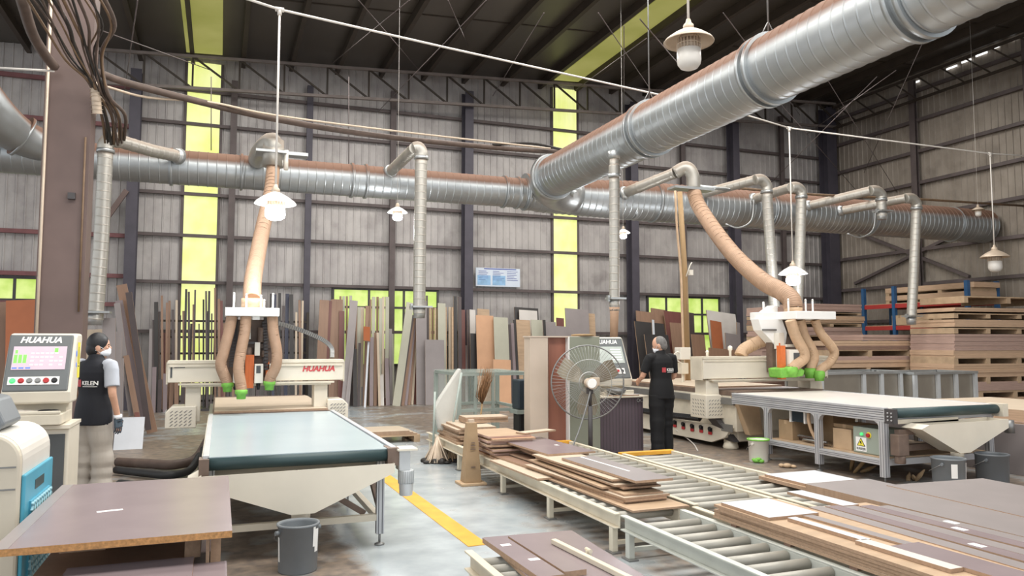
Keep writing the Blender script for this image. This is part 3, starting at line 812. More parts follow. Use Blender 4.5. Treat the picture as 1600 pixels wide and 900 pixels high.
# ================================================================== THE ROUTERS
def guard_box(t, x0, x1, y0, y1, z0, z1, chamf_side):
    """cream cover of a gantry foot with rows of slanted louvres on its faces"""
    c = .07; b = MB()
    if chamf_side < 0: out = [(x0, z0), (x1, z0), (x1, z1), (x0+c, z1), (x0, z1-c)]
    else: out = [(x0, z0), (x1, z0), (x1, z1-c), (x1-c, z1), (x0, z1)]
    b.prism([(x, y0, z) for x, z in out], (0, y1-y0, 0))
    g = part('foot_guard', b, M['cream_paint'], t, bev=.012)
    lv = MB(); w = (x1-x0)
    for j in range(5):
        for i in range(5):
            x = x0+w*(.2+.15*i); z = z0+(z1-z0)*(.16+.15*j)
            lv.prism([(x-.02, y0-.001, z-.012), (x-.008, y0-.001, z-.012), (x+.02, y0-.001, z+.012), (x+.008, y0-.001, z+.012)], (0, -.004, 0))
    xs = x0 if chamf_side < 0 else x0
    d = y1-y0
    for j in range(5):
        for i in range(5):
            y = y0+d*(.15+.16*i); z = z0+(z1-z0)*(.16+.15*j)
            lv.prism([(x0-.001, y-.02, z-.012), (x0-.001, y-.008, z-.012), (x0-.001, y+.02, z+.012), (x0-.001, y+.008, z+.012)], (-.004, 0, 0))
    part('louvres', lv, M['steel_mid'], g)
    return g
def router(label, x0, x1, gy, zb, zt, bx0, bx1, by0, by1, bz):
    t = thing('cnc_router', label, 'machine', ((x0+x1)/2, gy, 0))
    dpt = .34
    bm = part('gantry_beam', MB().box(x0, x1, gy, gy+dpt, zb, zt-.035), M['cream_paint'], t, bev=.008)
    part('top_rail', MB().box(x0-.005, x1+.005, gy-.012, gy+dpt+.01, zt-.035, zt).box(x0+.02, x1-.02, gy-.02, gy-.002, zt-.075, zt-.055), M['cream_dirty'], bm)
    part('lower_rail', MB().box(x0+.16, x1-.16, gy-.03, gy+.03, zb-.055, zb-.03).box(x0+.12, x1-.12, gy-.05, gy+.04, zb-.032, zb-.012), M['cream_dirty'], bm)
    part('end_plate', MB().box(x0-.018, x0, gy+.02, gy+dpt-.02, zb-.02, zt-.02), M['cream_dirty'], bm)
    part('end_plate', MB().box(x1, x1+.018, gy+.02, gy+dpt-.02, zb-.02, zt-.02), M['cream_dirty'], bm)
    # bed
    b = MB().box(bx0, bx1, by0, by1, .28, bz-.07).box(bx0+.1, bx1-.1, by0+.1, by1-.1, .12, .28)
    bd = part('bed', b, M['cream_dirty'], t, bev=.01)
    part('side_rail', MB().box(bx0-.05, bx0, by0, by1, bz-.2, bz-.1).box(bx1, bx1+.05, by0, by1, bz-.2, bz-.1), M['steel_mid'], bd)
    part('vacuum_table', MB().box(bx0, bx1, by0+.02, by1, bz-.07, bz), M['steel_brown'], bd)
    for y in (by0+.25, by1-.25):
        for x in (bx0+.08, bx1-.08):
            part('foot', MB().lathe([(.11, 0), (.12, .03), (.10, .09), (.05, .13)], (x, y, 0), 16).box(x-.06, x+.06, y-.09, y+.09, .1, .3), M['cream_dirty'], t)
    return t, bm, bd

# ------------------------------------------------------------------ left router
LZ = .78
t, bm, bd = router('cream router with red lettering on its gantry, left of the hall', -.57, 1.50, 10.0, 1.14, 1.40, -.06, 1.30, 9.72, 12.7, LZ)
for (a, c, s) in ((-.37, -.20, -1), (1.14, 1.31, 1)):
    part('post', MB().box(a, c, 10.04, 10.30, .66, 1.12), M['cream_paint'], t, bev=.01)
guard_box(t, -.58, -.24, 9.95, 10.32, .60, .86, -1); guard_box(t, 1.30, 1.56, 9.95, 10.32, .62, .90, 1)
lettering('HUAHUA', .095, M['red_text'], bm, (1.185, 9.997, 1.285), (1, 0, 0), (0, 0, 1), shear=.25, bold=.004)
b = MB().box(-.54, -.52, 9.994, 10, 1.2, 1.33).box(-.50, -.38, 9.994, 10, 1.315, 1.345)
for k in range(4): b.box(-.495+.03*k, -.478+.03*k, 9.992, 10, 1.32, 1.34)
part('nameplate', b, M['dark_grey'], bm)
# head on the gantry
hp = part('carriage', MB().box(.04, .66, 9.90, 9.985, 1.12, 1.42).box(.10, .62, 9.93, 9.985, 1.42, 1.9).box(.12, .60, 9.86, 9.93, 1.55, 1.60), M['steel_brown'], t)
part('frame_tube', MB().box(.16, .20, 9.82, 9.9, 1.3, 1.93).box(.50, .54, 9.82, 9.9, 1.3, 1.93).box(.28, .46, 9.80, 9.9, 1.60, 1.63), M['steel_dark'], hp)
part('solenoid', MB().box(.30, .35, 9.78, 9.86, 1.66, 1.74).box(.40, .46, 9.78, 9.86, 1.46, 1.62).cyl((.33, 9.8, 1.74), (.33, 9.8, 1.80), .02), M['white_paint'], hp)
for q_ in (((.33, 9.82, 1.42), (.33, 9.82, 1.56), .045), ((.47, 9.82, 1.62), (.47, 9.82, 1.80), .04), ((.52, 9.84, 1.44), (.52, 9.84, 1.52), .04)): part('servo_motor', MB().cyl(*q_), M['steel_brown'], hp)
def chain(name, pts, w, d, m, parent, pitch=.035):
    pts = smooth_path(pts, 8); b = MB(); acc = 0
    for i in range(len(pts)-1):
        L = (pts[i+1]-pts[i]).length; k = max(1, round(L/pitch)); dv = (pts[i+1]-pts[i])/k
        for j in range(k):
            a = pts[i]+dv*j; b.bar(a+dv*.1, a+dv*.9, w, d, (0, 1, 0)); b.bar(a+dv*.4, a+dv*.6, w*1.15, d*.7, (0, 1, 0))
    return part(name, b, m, parent)
chain('energy_chain', [(.135, 9.80, 1.32), (.145, 9.80, 1.60), (.165, 9.82, 1.90)], .045, .05, M['steel_dark'], hp)
chain('energy_chain', [(.535, 9.80, 1.28), (.53, 9.80, 1.60), (.50, 9.82, 1.88)], .045, .05, M['steel_dark'], hp)
part('ribbon_cover', MB().box(.295, .395, 9.76, 9.86, 1.07, 1.47).box(.305, .315, 9.755, 9.765, 1.08, 1.46).box(.34, .35, 9.755, 9.765, 1.08, 1.46).box(.375, .385, 9.755, 9.765, 1.08, 1.46), M['orange'], hp)
part('ribbon_cover', MB().box(.535, .575, 9.80, 9.88, 1.12, 1.38), M['orange'], hp)
for (a, c) in ((.40, .50), (.16, .215), (.555, .60)):
    sp = part('spindle', MB().box(a, c, 9.70 if a == .40 else 9.8, 9.86, 1.13, 1.36), M['white_paint'], hp, bev=.006)
    part('collet', MB().cyl(((a+c)/2, 9.78 if a == .40 else 9.84, 1.13), ((a+c)/2, 9.78 if a == .40 else 9.84, 1.05), .028, .018), M['black'], sp)
    if a == .40: part('label_plate', MB().box(.42, .47, 9.697, 9.70, 1.25, 1.34), M['dark_grey'], sp)
hd = part('hood_plate', MB().box(.05, .66, 9.50, 9.98, 1.93, 2.03), M['hood_white'], t, bev=.008)
for x, y, h in ((.145, 9.56, .16), (.285, 9.6, .15), (.36, 9.8, .13), (.45, 9.6, .14), (.585, 9.56, .16), (.5, 9.85, .10)):
    part('guide_pin', MB().cyl((x, y, 2.03), (x, y, 2.03+h), .012, seg=10).cyl((x, y, 2.03+h), (x, y, 2.03+h+.02), .016, .008, seg=10), M['hood_white'], hd)
part('inlet_collar', MB().cyl((.355, 9.74, 2.03), (.355, 9.74, 2.15), .125, seg=24), M['hose_pale'], hd)
part('bracket', MB().box(.36, .44, 9.6, 9.7, 1.89, 1.93), M['hood_white'], hd)
for i, (pts, foot) in enumerate((([(.13, 9.62, 1.93), (.10, 9.60, 1.75), (.045, 9.58, 1.5), (.02, 9.58, 1.35), (.075, 9.62, 1.2)], (.10, 9.63, 1.10)),
                                 ([(.285, 9.60, 1.93), (.275, 9.58, 1.75), (.235, 9.55, 1.5), (.215, 9.52, 1.3), (.245, 9.52, 1.12)], (.25, 9.50, 1.02)),
                                 ([(.585, 9.62, 1.93), (.60, 9.60, 1.75), (.645, 9.58, 1.5), (.635, 9.58, 1.33), (.58, 9.62, 1.2)], (.57, 9.64, 1.11)))):
    f = Vector(foot)
    h = part('hose', MB().tube([Vector(p) for p in pts]+[f+Vector((0, 0, .02))], .062, 14, smooth=5, ribs=(.018, .003)), M['hose'], t)
    part('brush_foot', MB().lathe([(.058, .05), (.07, .045), (.07, .0), (.055, -.005), (.05, -.06), (.04, -.06)], f, 20), M['green_brush'], h, label='bright green brush foot')
# drag chain trailing back right from the head
chain('drag_chain', [(.66, 9.9, 1.86), (.9, 10.1, 1.80), (1.12, 10.2, 1.72), (1.30, 10.25, 1.63), (1.38, 10.25, 1.54), (1.38, 10.2, 1.42)], .05, .045, M['steel_mid'], t, .04)
# big flexible hose from the gate to the left hood
def big_hose(label, pts, r):
    solo('flexible_hose', label, 'hose', MB().tube(pts, r, 20, smooth=7, ribs=(.035, .004)), M['hose'], 'large flexible dust hoses')
big_hose('large beige hose hanging straight down to the left router', [at(427, 262, 13.0), at(423, 300, 12.6), at(412, 350, 11.8), at(402, 400, 10.9), at(395, 440, 10.2), Vector((.355, 9.74, 2.12))], .105)

# board being cut, lying on the left bed
def slab(name, label, cat, x0, x1, y0, y1, z0, z1, face, edge='edge', group=None, rz=0., bev=.002):
    b = MB(); c = Vector(((x0+x1)/2, (y0+y1)/2, z0)); hx, hy = (x1-x0)/2, (y1-y0)/2
    b.hexa([(-hx, -hy, 0), (hx, -hy, 0), (hx, hy, 0), (-hx, hy, 0), (-hx, -hy, z1-z0), (hx, -hy, z1-z0), (hx, hy, z1-z0), (-hx, hy, z1-z0)])
    b.m = [0, 0, 1, 1, 1, 1]
    o = bpy.data.objects.new(name, b.mesh(name, [BOARD[face], M[edge]])); COL.objects.link(o); o.location = c; o.rotation_euler = (0, 0, rz)
    if label: tag(o, label, cat, group)
    return o
slab('wooden_board', 'brown panel lying on the left router bed under the gantry', 'board', -.04, 1.28, 9.78, 12.2, LZ, LZ+.022, 'beige')

# ------------------------------------------------------------------ left unloading table
t = thing('belt_table', 'belt table with pale blue belt and cream hopper in front of the left router', 'conveyor table', (.62, 7.9, 0))
X0, X1, Y0, Y1, TZ = -.08, 1.33, 6.1, 9.68, .775
bl = part('belt', MB().box(X0+.03, X1-.04, Y0+.01, Y1, TZ-.012, TZ), M['belt_blue'], t)
part('roller', MB().cyl((X0+.02, Y0+.03, TZ-.052), (X1-.04, Y0+.03, TZ-.052), .05, seg=20), M['belt_green'], t)
part('roller', MB().cyl((X0+.02, Y1, TZ-.052), (X1-.04, Y1, TZ-.052), .05, seg=20), M['belt_green'], t)
b = MB()
for x in (X0-.015, X1-.03):
    b.box(x, x+.045, Y0+.02, Y1, TZ-.085, TZ+.012)
part('side_frame', b, M['alu'], t, bev=.004)
part('side_guard', MB().box(X0-.022, X0-.015, Y0+.1, Y1, TZ-.17, TZ-.0), M['cream_paint'], t)
part('slider_plate', MB().box(X0+.04, X1-.05, Y0+.1, Y1-.05, TZ-.075, TZ-.055), M['steel_dark'], t)
part('end_bracket', MB().box(X1-.06, X1+.03, Y0-.03, Y0+.16, TZ-.13, TZ+.005), M['steel_brown'], t)
part('end_bracket', MB().box(X0-.04, X0+.03, Y0-.03, Y0+.12, TZ-.17, TZ-.01), M['steel_brown'], t)
def profile_post(x, y, z0, z1, w=.06, parent=None, name='leg'):
    b = MB().box(x-w/2, x+w/2, y-w/2, y+w/2, z0, z1)
    o = part(name, b, M['alu'], parent)
    s = MB()
    for k in (-.25, .25):
        s.box(x+k*w-.004, x+k*w+.004, y-w/2-.001, y-w/2+.002, z0, z1); s.box(x-w/2-.001, x-w/2+.002, y+k*w-.004, y+k*w+.004, z0, z1)
    part('slot', s, M['alu_slot'], o)
    part('levelling_foot', MB().cyl((x, y, .012), (x, y, z0+.01), .01, seg=8).lathe([(.04, 0), (.04, .01), (.015, .02)], (x, y, 0), 14), M['steel_mid'], o)
    return o
for x in (X0+.04, X1-.09):
    for y in (6.22, 7.85, 9.45): profile_post(x, y, .09, TZ-.085, parent=t)
def bars(items, m, parent, w=.05, name='cross_bar'):
    for a, c in items: part(name, MB().bar(a, c, w), m, parent)
bars([((X0+.04, 6.22, .22), (X1-.09, 6.22, .22)), ((X0+.04, 9.45, .22), (X1-.09, 9.45, .22)), ((X0+.04, 6.22, .2), (X0+.04, 9.45, .2)), ((X1-.09, 6.22, .2), (X1-.09, 9.45, .2)), ((X0+.04, 7.85, .62), (X1-.09, 7.85, .62))], M['cream_dirty'], t)
bars([((X1-.09, 6.25, .3), (X1-.09, 7.0, .66)), ((X1-.2, 6.3, .24), (X1-.75, 6.3, .6)), ((X0+.15, 7.85, .2), (X1-.2, 7.85, .66)), ((X0+.15, 7.86, .66), (X1-.2, 7.86, .2))], M['steel_brown'], t, .045, 'brace')
# hopper
hy0, hy1 = 6.0, 6.42
A = [(-.2, .60), (-.1, .655), (1.31, .672), (1.31, .60), (.70, .335), (.53, .335)]
hop = MB(); n = len(A); sheet = .006
pf = [Vector((x, hy0, z)) for x, z in A]; pb = [Vector((x, hy1-(.14 if z < .4 else 0), z)) for x, z in A]
hop.prism(pf, (0, -sheet, 0)); hop.prism(pb, (0, sheet, 0))
for i, j in ((3, 4), (5, 0), (2, 3), (0, 1)):
    k = len(hop.v); hop.v += [pf[i], pf[j], pb[j], pb[i]]; hop.face((k, k+1, k+2, k+3))
hp2 = part('hopper', hop, M['cream_paint'], t)
part('spout', MB().cyl((.615, 6.14, .345), (.615, 6.14, .27), .075, .07, 20), M['cream_paint'], hp2)
part('hanger_strip', MB().box(.2, .5, 6.42, 6.44, .66, .69).box(.9, 1.05, 6.42, 6.44, .66, .69), M['steel_dark'], hp2)
mo = part('gear_motor', MB().box(1.36, 1.45, 6.06, 6.20, .60, .76).cyl((1.425, 6.10, .60), (1.425, 6.10, .50), .062, seg=20).cyl((1.425, 6.10, .50), (1.425, 6.10, .40), .058, .052, seg=20), M['galv_post'], t, bev=.004)
fin = MB()
for k in range(20):
    a = 2*PI*k/20; fin.bar((1.425+.06*math.cos(a), 6.10+.06*math.sin(a), .495), (1.425+.06*math.cos(a), 6.10+.06*math.sin(a), .595), .006, .014)
part('cooling_fins', fin, M['galv_clean'], mo)
part('junction_cover', MB().box(1.34, 1.50, 6.02, 6.22, .76, .775), M['cream_paint'], mo)

def bucket(label, c, r, h, m, label_patches=(), taper=.93, group='grey sawdust buckets', name='bucket', dent=0):
    t = thing(name, label, 'bucket', c, 0, group)
    rb = r*taper
    lpart('body', MB().lathe([(0, .006), (rb, 0), (rb+.003, .01), (r, h-.02), (r+.008, h-.015), (r+.008, h), (r-.006, h), (r-.012, h-.02), (rb-.01, .02), (0, .02)], (0, 0, 0), 36), m, t)
    for a in (20, 200):
        q = Vector((math.cos(math.radians(a)), math.sin(math.radians(a)), 0))
        lpart('lug', MB().cyl(q*(r-.01)+Vector((0, 0, h*.84)), q*(r+.03)+Vector((0, 0, h*.84)), .016, seg=10), m, t)
    pts = [Vector((math.cos(math.radians(20))*(r+.02)*math.cos(u), math.sin(math.radians(20))*(r+.02)*math.cos(u), h*.84)) for u in (0, PI)]
    ex = [Vector(((r+.022)*math.cos(math.radians(20+180*k/12)), (r+.022)*math.sin(math.radians(20+180*k/12)), h*.84-.11*math.sin(PI*k/12))) for k in range(13)]
    lpart('bail', MB().tube(ex, .004, 6), M['steel_mid'], t)
    for (a0, a1, z0, z1) in label_patches:
        b = MB(); k = 6
        for i in range(k+1):
            a = math.radians(a0+(a1-a0)*i/k)
            for z in (z0, z1):
                rr = rb+(r-rb)*z/h+.0035; b.v.append(Vector((rr*math.cos(a), rr*math.sin(a), z)))
        for i in range(k): b.face((2*i, 2*i+2, 2*i+3, 2*i+1))
        lpart('paper_label', b, M['label_white'], t)
    return t
bucket('grey bucket with torn white label under the left hopper', (.56, 5.74, 0), .142, .335, M['bin_grey'], ((-42, -24, .14, .30), (-50, -40, .18, .32), (192, 202, .08, .25)))

# ================================================================== LEFT CONTROL CONSOLE
def console(label, x0, x1, y0, zlo, zhi, depth=.55, lean=.22, screen='bright', body='dark_grey'):
    t = thing('control_console', label, 'control panel', ((x0+x1)/2, y0+.3, 0))
    w = x1-x0
    # head: side outline in y-z
    side = [(y0, zlo), (y0+lean, zhi-.03), (y0+lean+.03, zhi), (y0+lean+.27, zhi), (y0+lean+.29, zhi-.05), (y0+depth-.20, zlo-.02), (y0+depth-.22, zlo-.1), (y0+.02, zlo-.1)]
    hd = part('panel_head', MB().prism([(x0, y, z) for y, z in side], (w, 0, 0)), M['cream_paint'], t, bev=.02)
    n = Vector((0, -(zhi-zlo), lean)).normalized(); up = Vector((0, lean, zhi-zlo)).normalized(); o = Vector((x0, y0, zlo))
    L = math.hypot(lean, zhi-zlo)
    def P3(u, v, d=0.): return o+Vector((u*w, 0, 0))+up*(v*L)+n*d
    def plate(u0, u1, v0, v1, d0, d1, m, nm, par, bev=0.):
        b = MB().hexa([P3(u0, v0, d0), P3(u1, v0, d0), P3(u1, v1, d0), P3(u0, v1, d0), P3(u0, v0, d1), P3(u1, v0, d1), P3(u1, v1, d1), P3(u0, v1, d1)])
        return part(nm, b, m, par, bev=bev)
    bz = plate(.015, .955, .02, .97, -.01, .012, M['screen_bezel'], 'bezel', hd, .012)
    lettering('HUAHUA', w*.145, M['label_white'], bz, P3(.48, .87, .0125), (1, 0, 0), up, shear=.25, bold=.003)
    sc = plate(.10, .88, .37, .76, .0125, .018, M['screen'] if screen == 'bright' else M['screen_dim'], 'screen', hd)
    random.seed(5)
    if screen == 'bright':
        for (u0, u1, v0, v1, m) in ((.12, .32, .48, .62, 'screen_green'), (.13, .18, .64, .70, 'screen_green'), (.70, .77, .66, .73, 'screen_green'), (.11, .40, .385, .41, 'screen_blue')):
            for i in range(3 if u1-u0 > .15 else 1):
                ww = (u1-u0)/(3 if u1-u0 > .15 else 1)
                plate(u0+i*ww, u0+(i+.75)*ww, v0, v1, .018, .0185, M[m], 'display_block', sc)
        b = MB()
        for j in range(4):
            for i in range(7):
                u = .36+i*.07; v = .44+j*.065
                if random.random() < .8: b.hexa([P3(u, v, .018), P3(u+.05, v, .018), P3(u+.05, v+.02, .018), P3(u, v+.02, .018), P3(u, v, .0186), P3(u+.05, v, .0186), P3(u+.05, v+.02, .0186), P3(u, v+.02, .0186)])
        part('display_lines', b, M['screen_pale'], sc)
    else:
        b = MB()
        for j in range(5):
            u = .55; v = .44+j*.06
            b.hexa([P3(u, v, .018), P3(u+.28, v, .018), P3(u+.28, v+.025, .018), P3(u, v+.025, .018), P3(u, v, .0186), P3(u+.28, v, .0186), P3(u+.28, v+.025, .0186), P3(u, v+.025, .0186)])
        part('display_lines', b, M['screen_pale'], sc)
    st = plate(.08, .82, .12, .25, .0125, .02, M['label_white'], 'button_strip', hd)
    for i, m in enumerate(('green_light', 'red', 'steel_mid', 'steel_mid', 'red', 'black')):
        c = P3(.15+i*.12, .185, .02)
        part('push_button', MB().cyl(c, c+n*.012, .017 if i != 4 else .022, seg=14).cyl(c, c+n*.004, .024, seg=14), M[m], st)
    # shelf and cabinet
    zs = zlo-.18
    part('keyboard_tray', MB().box(x0+.08, x1-.05, y0-.12, y0+.4, zs-.09, zs+.0).box(x0+.08, x1-.05, y0-.12, y0-.10, zs, zs+.03), M['cream_dirty'], t, bev=.008)
    cb = part('cabinet', MB().box(x0, x1, y0+.02, y0+depth, .06, zs-.13), M['cream_paint'], t, bev=.012)
    part('front_door', MB().box(x0+.03, x1-.03, y0, y0+.02, .12, zs-.18), M[body], cb)
    part('cabinet_lid', MB().box(x0-.01, x1+.01, y0-.04, y0+depth, zs-.13, zs-.10), M['cream_paint'], cb)
    part('plinth', MB().box(x0+.04, x1-.04, y0+.06, y0+depth-.06, 0, .06), M['black'], cb)
    part('neck', MB().box(x0+.06, x1-.06, y0+.2, y0+depth-.05, zs-.1, zlo-.08), M['cream_dirty'], t)
    return t, P3
cL, P3L = console('cream control console with lit screen beside the man in the vest', -1.72, -1.20, 7.6, 1.19, 1.70)
part('warning_sticker', MB().box(-1.1995, -1.198, 7.88, 8.0, 1.3, 1.62), M['yellow_sign'], cL, label='yellow warning sticker')
b = MB().box(-1.1975, -1.197, 7.93, 7.945, 1.42, 1.58).box(-1.1975, -1.197, 7.9, 7.97, 1.40, 1.41)
part('sticker_mark', b, M['black'], cL)
part('warning_sticker', MB().cyl((-1.2, 7.83, 1.52), (-1.197, 7.83, 1.52), .028, seg=14).cyl((-1.2, 7.83, 1.42), (-1.197, 7.83, 1.42), .022, seg=14), M['screen_blue'], cL)
solo('work_glove', 'dark glove lying on the left console tray', 'glove', MB().ball((-1.38, 7.62, 1.028), (.07, .045, .018)).ball((-1.31, 7.6, 1.028), (.035, .02, .016)).ball((-1.33, 7.65, 1.028), (.04, .02, .014)), M['rubber'])
solo('rag', 'crumpled grey rag lying on the left console tray', 'rag', MB().ball((-1.53, 7.62, 1.027), (.09, .05, .017)).ball((-1.47, 7.65, 1.025), (.07, .04, .015)).ball((-1.57, 7.6, 1.03), (.045, .035, .02)), M['trouser_grey'])

# ================================================================== AIR COOLER AT THE LEFT EDGE
t = thing('air_cooler', 'white evaporative air cooler with blue lattice grille at left edge', 'air cooler', (-1.28, 4.9, 0))
x0, x1, y0, y1, H = -1.72, -.92, 4.52, 5.24, 1.16
out = [(x0, .06), (x1, .06)]+[(x1-.14+.14*math.cos(a*PI/16), H-.14+.14*math.sin(a*PI/16)) for a in range(9)]+[(x0+.14-.14*math.sin(a*PI/16), H-.14+.14*math.cos(a*PI/16)) for a in range(9)]
part('housing', MB().prism([(x, y0, z) for x, z in out], (0, y1-y0, 0)), M['cooler_cream'], t, bev=.015)
out2 = [(x1-.5, H-.002)]+[(x1-.14+.143*math.cos(a*PI/16), H-.14+.143*math.sin(a*PI/16)) for a in range(8, -1, -1)]+[(x1+.003, .92), (x1-.02, .92), (x1-.02, H-.16), (x1-.16, H-.02), (x1-.5, H-.02)]
part('top_cover', MB().prism([(x, y0+.03, z) for x, z in out2], (0, y1-y0-.06, 0)), M['cooler_white'], t)
vb = MB()
for i in range(7):
    for j in range(9): vb.box(x1-.46+i*.045, x1-.43+i*.045, y0+.1+j*.06, y0+.135+j*.06, H, H+.002)
part('top_vents', vb, M['steel_mid'], t)
fr = part('side_frame', MB().box(x1, x1+.02, y0+.02, y1-.02, .10, .95), M['cooler_blue'], t, bev=.008)
part('handle_recess', MB().box(x1+.02, x1+.022, y0+.24, y0+.46, .84, .89), M['belt_green'], fr)
gr = MB().box(x1+.02, x1+.03, y0+.12, y1-.12, .15, .80)
part('filter_pad', gr, M['cooler_blue'], fr)
lt = MB()
for k in range(-8, 14):
    for sgn in (1, -1):
        ya = y0+.12; yb = y1-.12; z = .15+k*.075
        za, zb_ = (z, z+(yb-ya)*1.35) if sgn > 0 else (z+(yb-ya)*1.35, z)
        # clip to the pad
        t0, t1 = 0., 1.
        def cl(lim, up):
            global t0, t1
        f0, f1 = za, zb_
        lo, hi = .16, .79
        def par(zv): return (zv-f0)/(f1-f0)
        ts = sorted((par(lo), par(hi))); a, c = max(0, ts[0]), min(1, ts[1])
        if a < c: lt.bar((x1+.034, ya+(yb-ya)*a, f0+(f1-f0)*a), (x1+.034, ya+(yb-ya)*c, f0+(f1-f0)*c), .012, .012, (1, 0, 0))
part('lattice', lt, M['cooler_pad'], fr)
b = MB()
for z in (.28, .88, .99): b.box(x0+.03, x1-.02, y0-.004, y0+.001, z, z+.008)
part('seams', b, M['steel_mid'], t)
part('outlet_louvre', MB().box(x0+.05, x1-.20, y0-.006, y0+.002, .40, .82), M['black'], t)
for x in (x0+.1, x1-.1):
    for y in (y0+.1, y1-.1): part('caster', MB().cyl((x-.015, y, .035), (x+.015, y, .035), .035, seg=14).box(x-.02, x+.02, y-.02, y+.02, .04, .07), M['rubber'], t)
# grey hood resting on the cooler
b = MB().prism([(-1.50, 4.6, 1.165), (-1.05, 4.6, 1.165), (-1.01, 4.6, 1.20), (-1.07, 4.6, 1.33), (-1.14, 4.6, 1.345), (-1.5, 4.6, 1.345)], (0, .35, 0))
o = solo('plastic_cover', 'grey tilted plastic cover lying on top of the air cooler', 'cover', b, M['bin_grey'], bev=.015)

# ================================================================== LEFT FOREGROUND BOARD STACK
slab('wooden_board', 'large mauve panel with chipboard edge and white tag, topmost at lower left', 'board', -.86, .075, 3.76, 5.30, .735, .765, 'mauve', 'edge_chip')
o = bpy.data.objects[-1] if False else None
top = [x for x in bpy.data.objects if x.get('label', '').startswith('large mauve panel with chip')][0]
part('paper_tag', MB().obox((-.50, 4.42, .7655), (.058, .012, 0), (-.003, .015, 0), (0, 0, .0006)), M['label_white'], top)
part('edge_band', MB().hexa([(-.861, 3.76, .7652), (-.80, 3.76, .7652), (-.80, 5.30, .7652), (-.861, 5.30, .7652), (-.861, 3.76, .766), (-.80, 3.76, .766), (-.80, 5.30, .766), (-.861, 5.30, .766)]), BOARD['grey'], top)
slab('wooden_board', 'brown board right under the topmost mauve panel at lower left', 'board', -.76, -.10, 3.86, 5.2, .71, .735, 'brown')
slab('wooden_board', 'nearest lower mauve panel at the bottom left picture corner', 'board', -.60, .055, 2.45, 3.80, .60, .622, 'mauve', 'edge_chip')
slab('wooden_board', 'upper half panel on the nearest lower mauve panel, bottom left corner', 'board', -.60, -.085, 2.45, 3.90, .6225, .630, 'mauve', 'edge_chip')
slab('wooden_board', 'long brown panel under the lower mauve panels at lower left', 'board', -.74, -.10, 2.5, 5.2, .575, .599, 'brown')
for i, (z, a, c) in enumerate(((.55, -.70, .0), (.528, -.68, .01))):
    slab('wooden_board', '%s mauve panel below the long brown panel at lower left' % ORD[i], 'board', a, c, 2.6, 5.1, z, z+.0215, 'mauve')
slab('wooden_block', 'dark upright spacer board in the gap of the left stack', 'board', -.13, -.06, 4.0, 4.2, .60, .71, 'dark')
slab('wooden_block', 'pale spacer strip in the gap of the left stack', 'board', -.035, -.02, 3.9, 4.2, .572, .735, 'white')
slab('wooden_block', 'grey spacer board right of the pale strip in the left stack', 'board', -.015, .03, 3.95, 4.2, .55, .735, 'grey')
slab('wooden_block', 'brown spacer board at the left end of the left stack', 'board', -.70, -.5, 4.3, 4.62, .60, .71, 'brown')
t = thing('board_trolley', 'low steel trolley carrying the lower left board stack', 'trolley', (-.3, 4.3, 0))
part('deck', MB().box(-.68, .0, 2.6, 5.0, .49, .528), M['steel_brown'], t)
for x in (-.56, -.06):
    for y in (2.7, 4.9):
        part('leg', MB().box(x-.025, x+.025, y-.025, y+.025, .06, .49), M['steel_brown'], t)
        part('caster', MB().cyl((x-.015, y, .04), (x+.015, y, .04), .04, seg=14), M['rubber'], t)
# ================================================================== RIGHT ROUTER
RZ = .88
t, bm, bd = router('cream router with orange ribbon on its gantry, right of the man in black', 6.93, 9.35, 9.9, 1.06, 1.40, 7.25, 8.95, 9.55, 13.4, RZ)
part('post', MB().prism([(7.0, 9.94, .52), (7.28, 9.94, .52), (7.22, 9.94, 1.04), (7.0, 9.94, 1.04)], (0, .3, 0)), M['cream_paint'], t, bev=.012)
part('post', MB().prism([(9.02, 9.94, .52), (9.34, 9.94, .52), (9.25, 9.94, 1.04), (9.02, 9.94, 1.04)], (0, .3, 0)), M['cream_dirty'], t, bev=.012)
guard_box(t, 6.93, 7.27, 9.85, 10.27, .46, .82, 1)
guard_box(t, 9.05, 9.4, 9.85, 10.27, .46, .82, 1)
b = MB().prism([(7.19, 9.6, .34), (7.19, 13.4, .34), (7.19, 13.4, .07), (7.19, 10.1, .07), (7.19, 9.75, .18)], (.06, 0, 0))
sd = part('base_skirt', b, M['cream_paint'], t, bev=.006)
for i, px in enumerate(((1055, 662), (1068, 665), (1082, 668), (1096, 670), (1110, 673))):
    c = atx(*px, 7.19)
    part('rotary_switch', MB().box(7.182, 7.19, c.y-.05, c.y+.05, c.z-.05, c.z+.045).cyl((7.182, c.y, c.z+.03), (7.16, c.y, c.z+.03), .032, seg=12), M['black'], sd, label='black rotary switch')
    part('switch_plate', MB().box(7.178, 7.183, c.y-.045, c.y+.045, c.z-.06, c.z-.015), M['red'], sd, label='red switch plate')
c = atx(1136, 668, 7.19)
part('nameplate', MB().box(7.184, 7.19, c.y-.14, c.y+.14, c.z-.06, c.z+.05), M['steel_mid'], sd)
slab('wooden_board', 'pale board lying on the right router bed behind the gantry', 'board', 7.28, 8.92, 10.5, 13.2, RZ, RZ+.022, 'beige')
part('end_chute', MB().prism([(7.2, 9.5, .82), (7.62, 9.5, .82), (7.62, 9.4, .24), (7.38, 9.4, .24)], (0, .12, 0)), M['cardboard_pale'], t, bev=.01)
part('brace_plate', MB().prism([(7.12, 9.9, .46), (7.22, 9.9, .46), (7.36, 9.62, .12), (7.26, 9.62, .12)], (.02, .25, 0)), M['steel_dark'], t)
chain('energy_chain', [(7.14, 10.3, .42), (7.12, 11.2, .40), (7.12, 12.4, .40)], .06, .08, M['black'], t, .05)
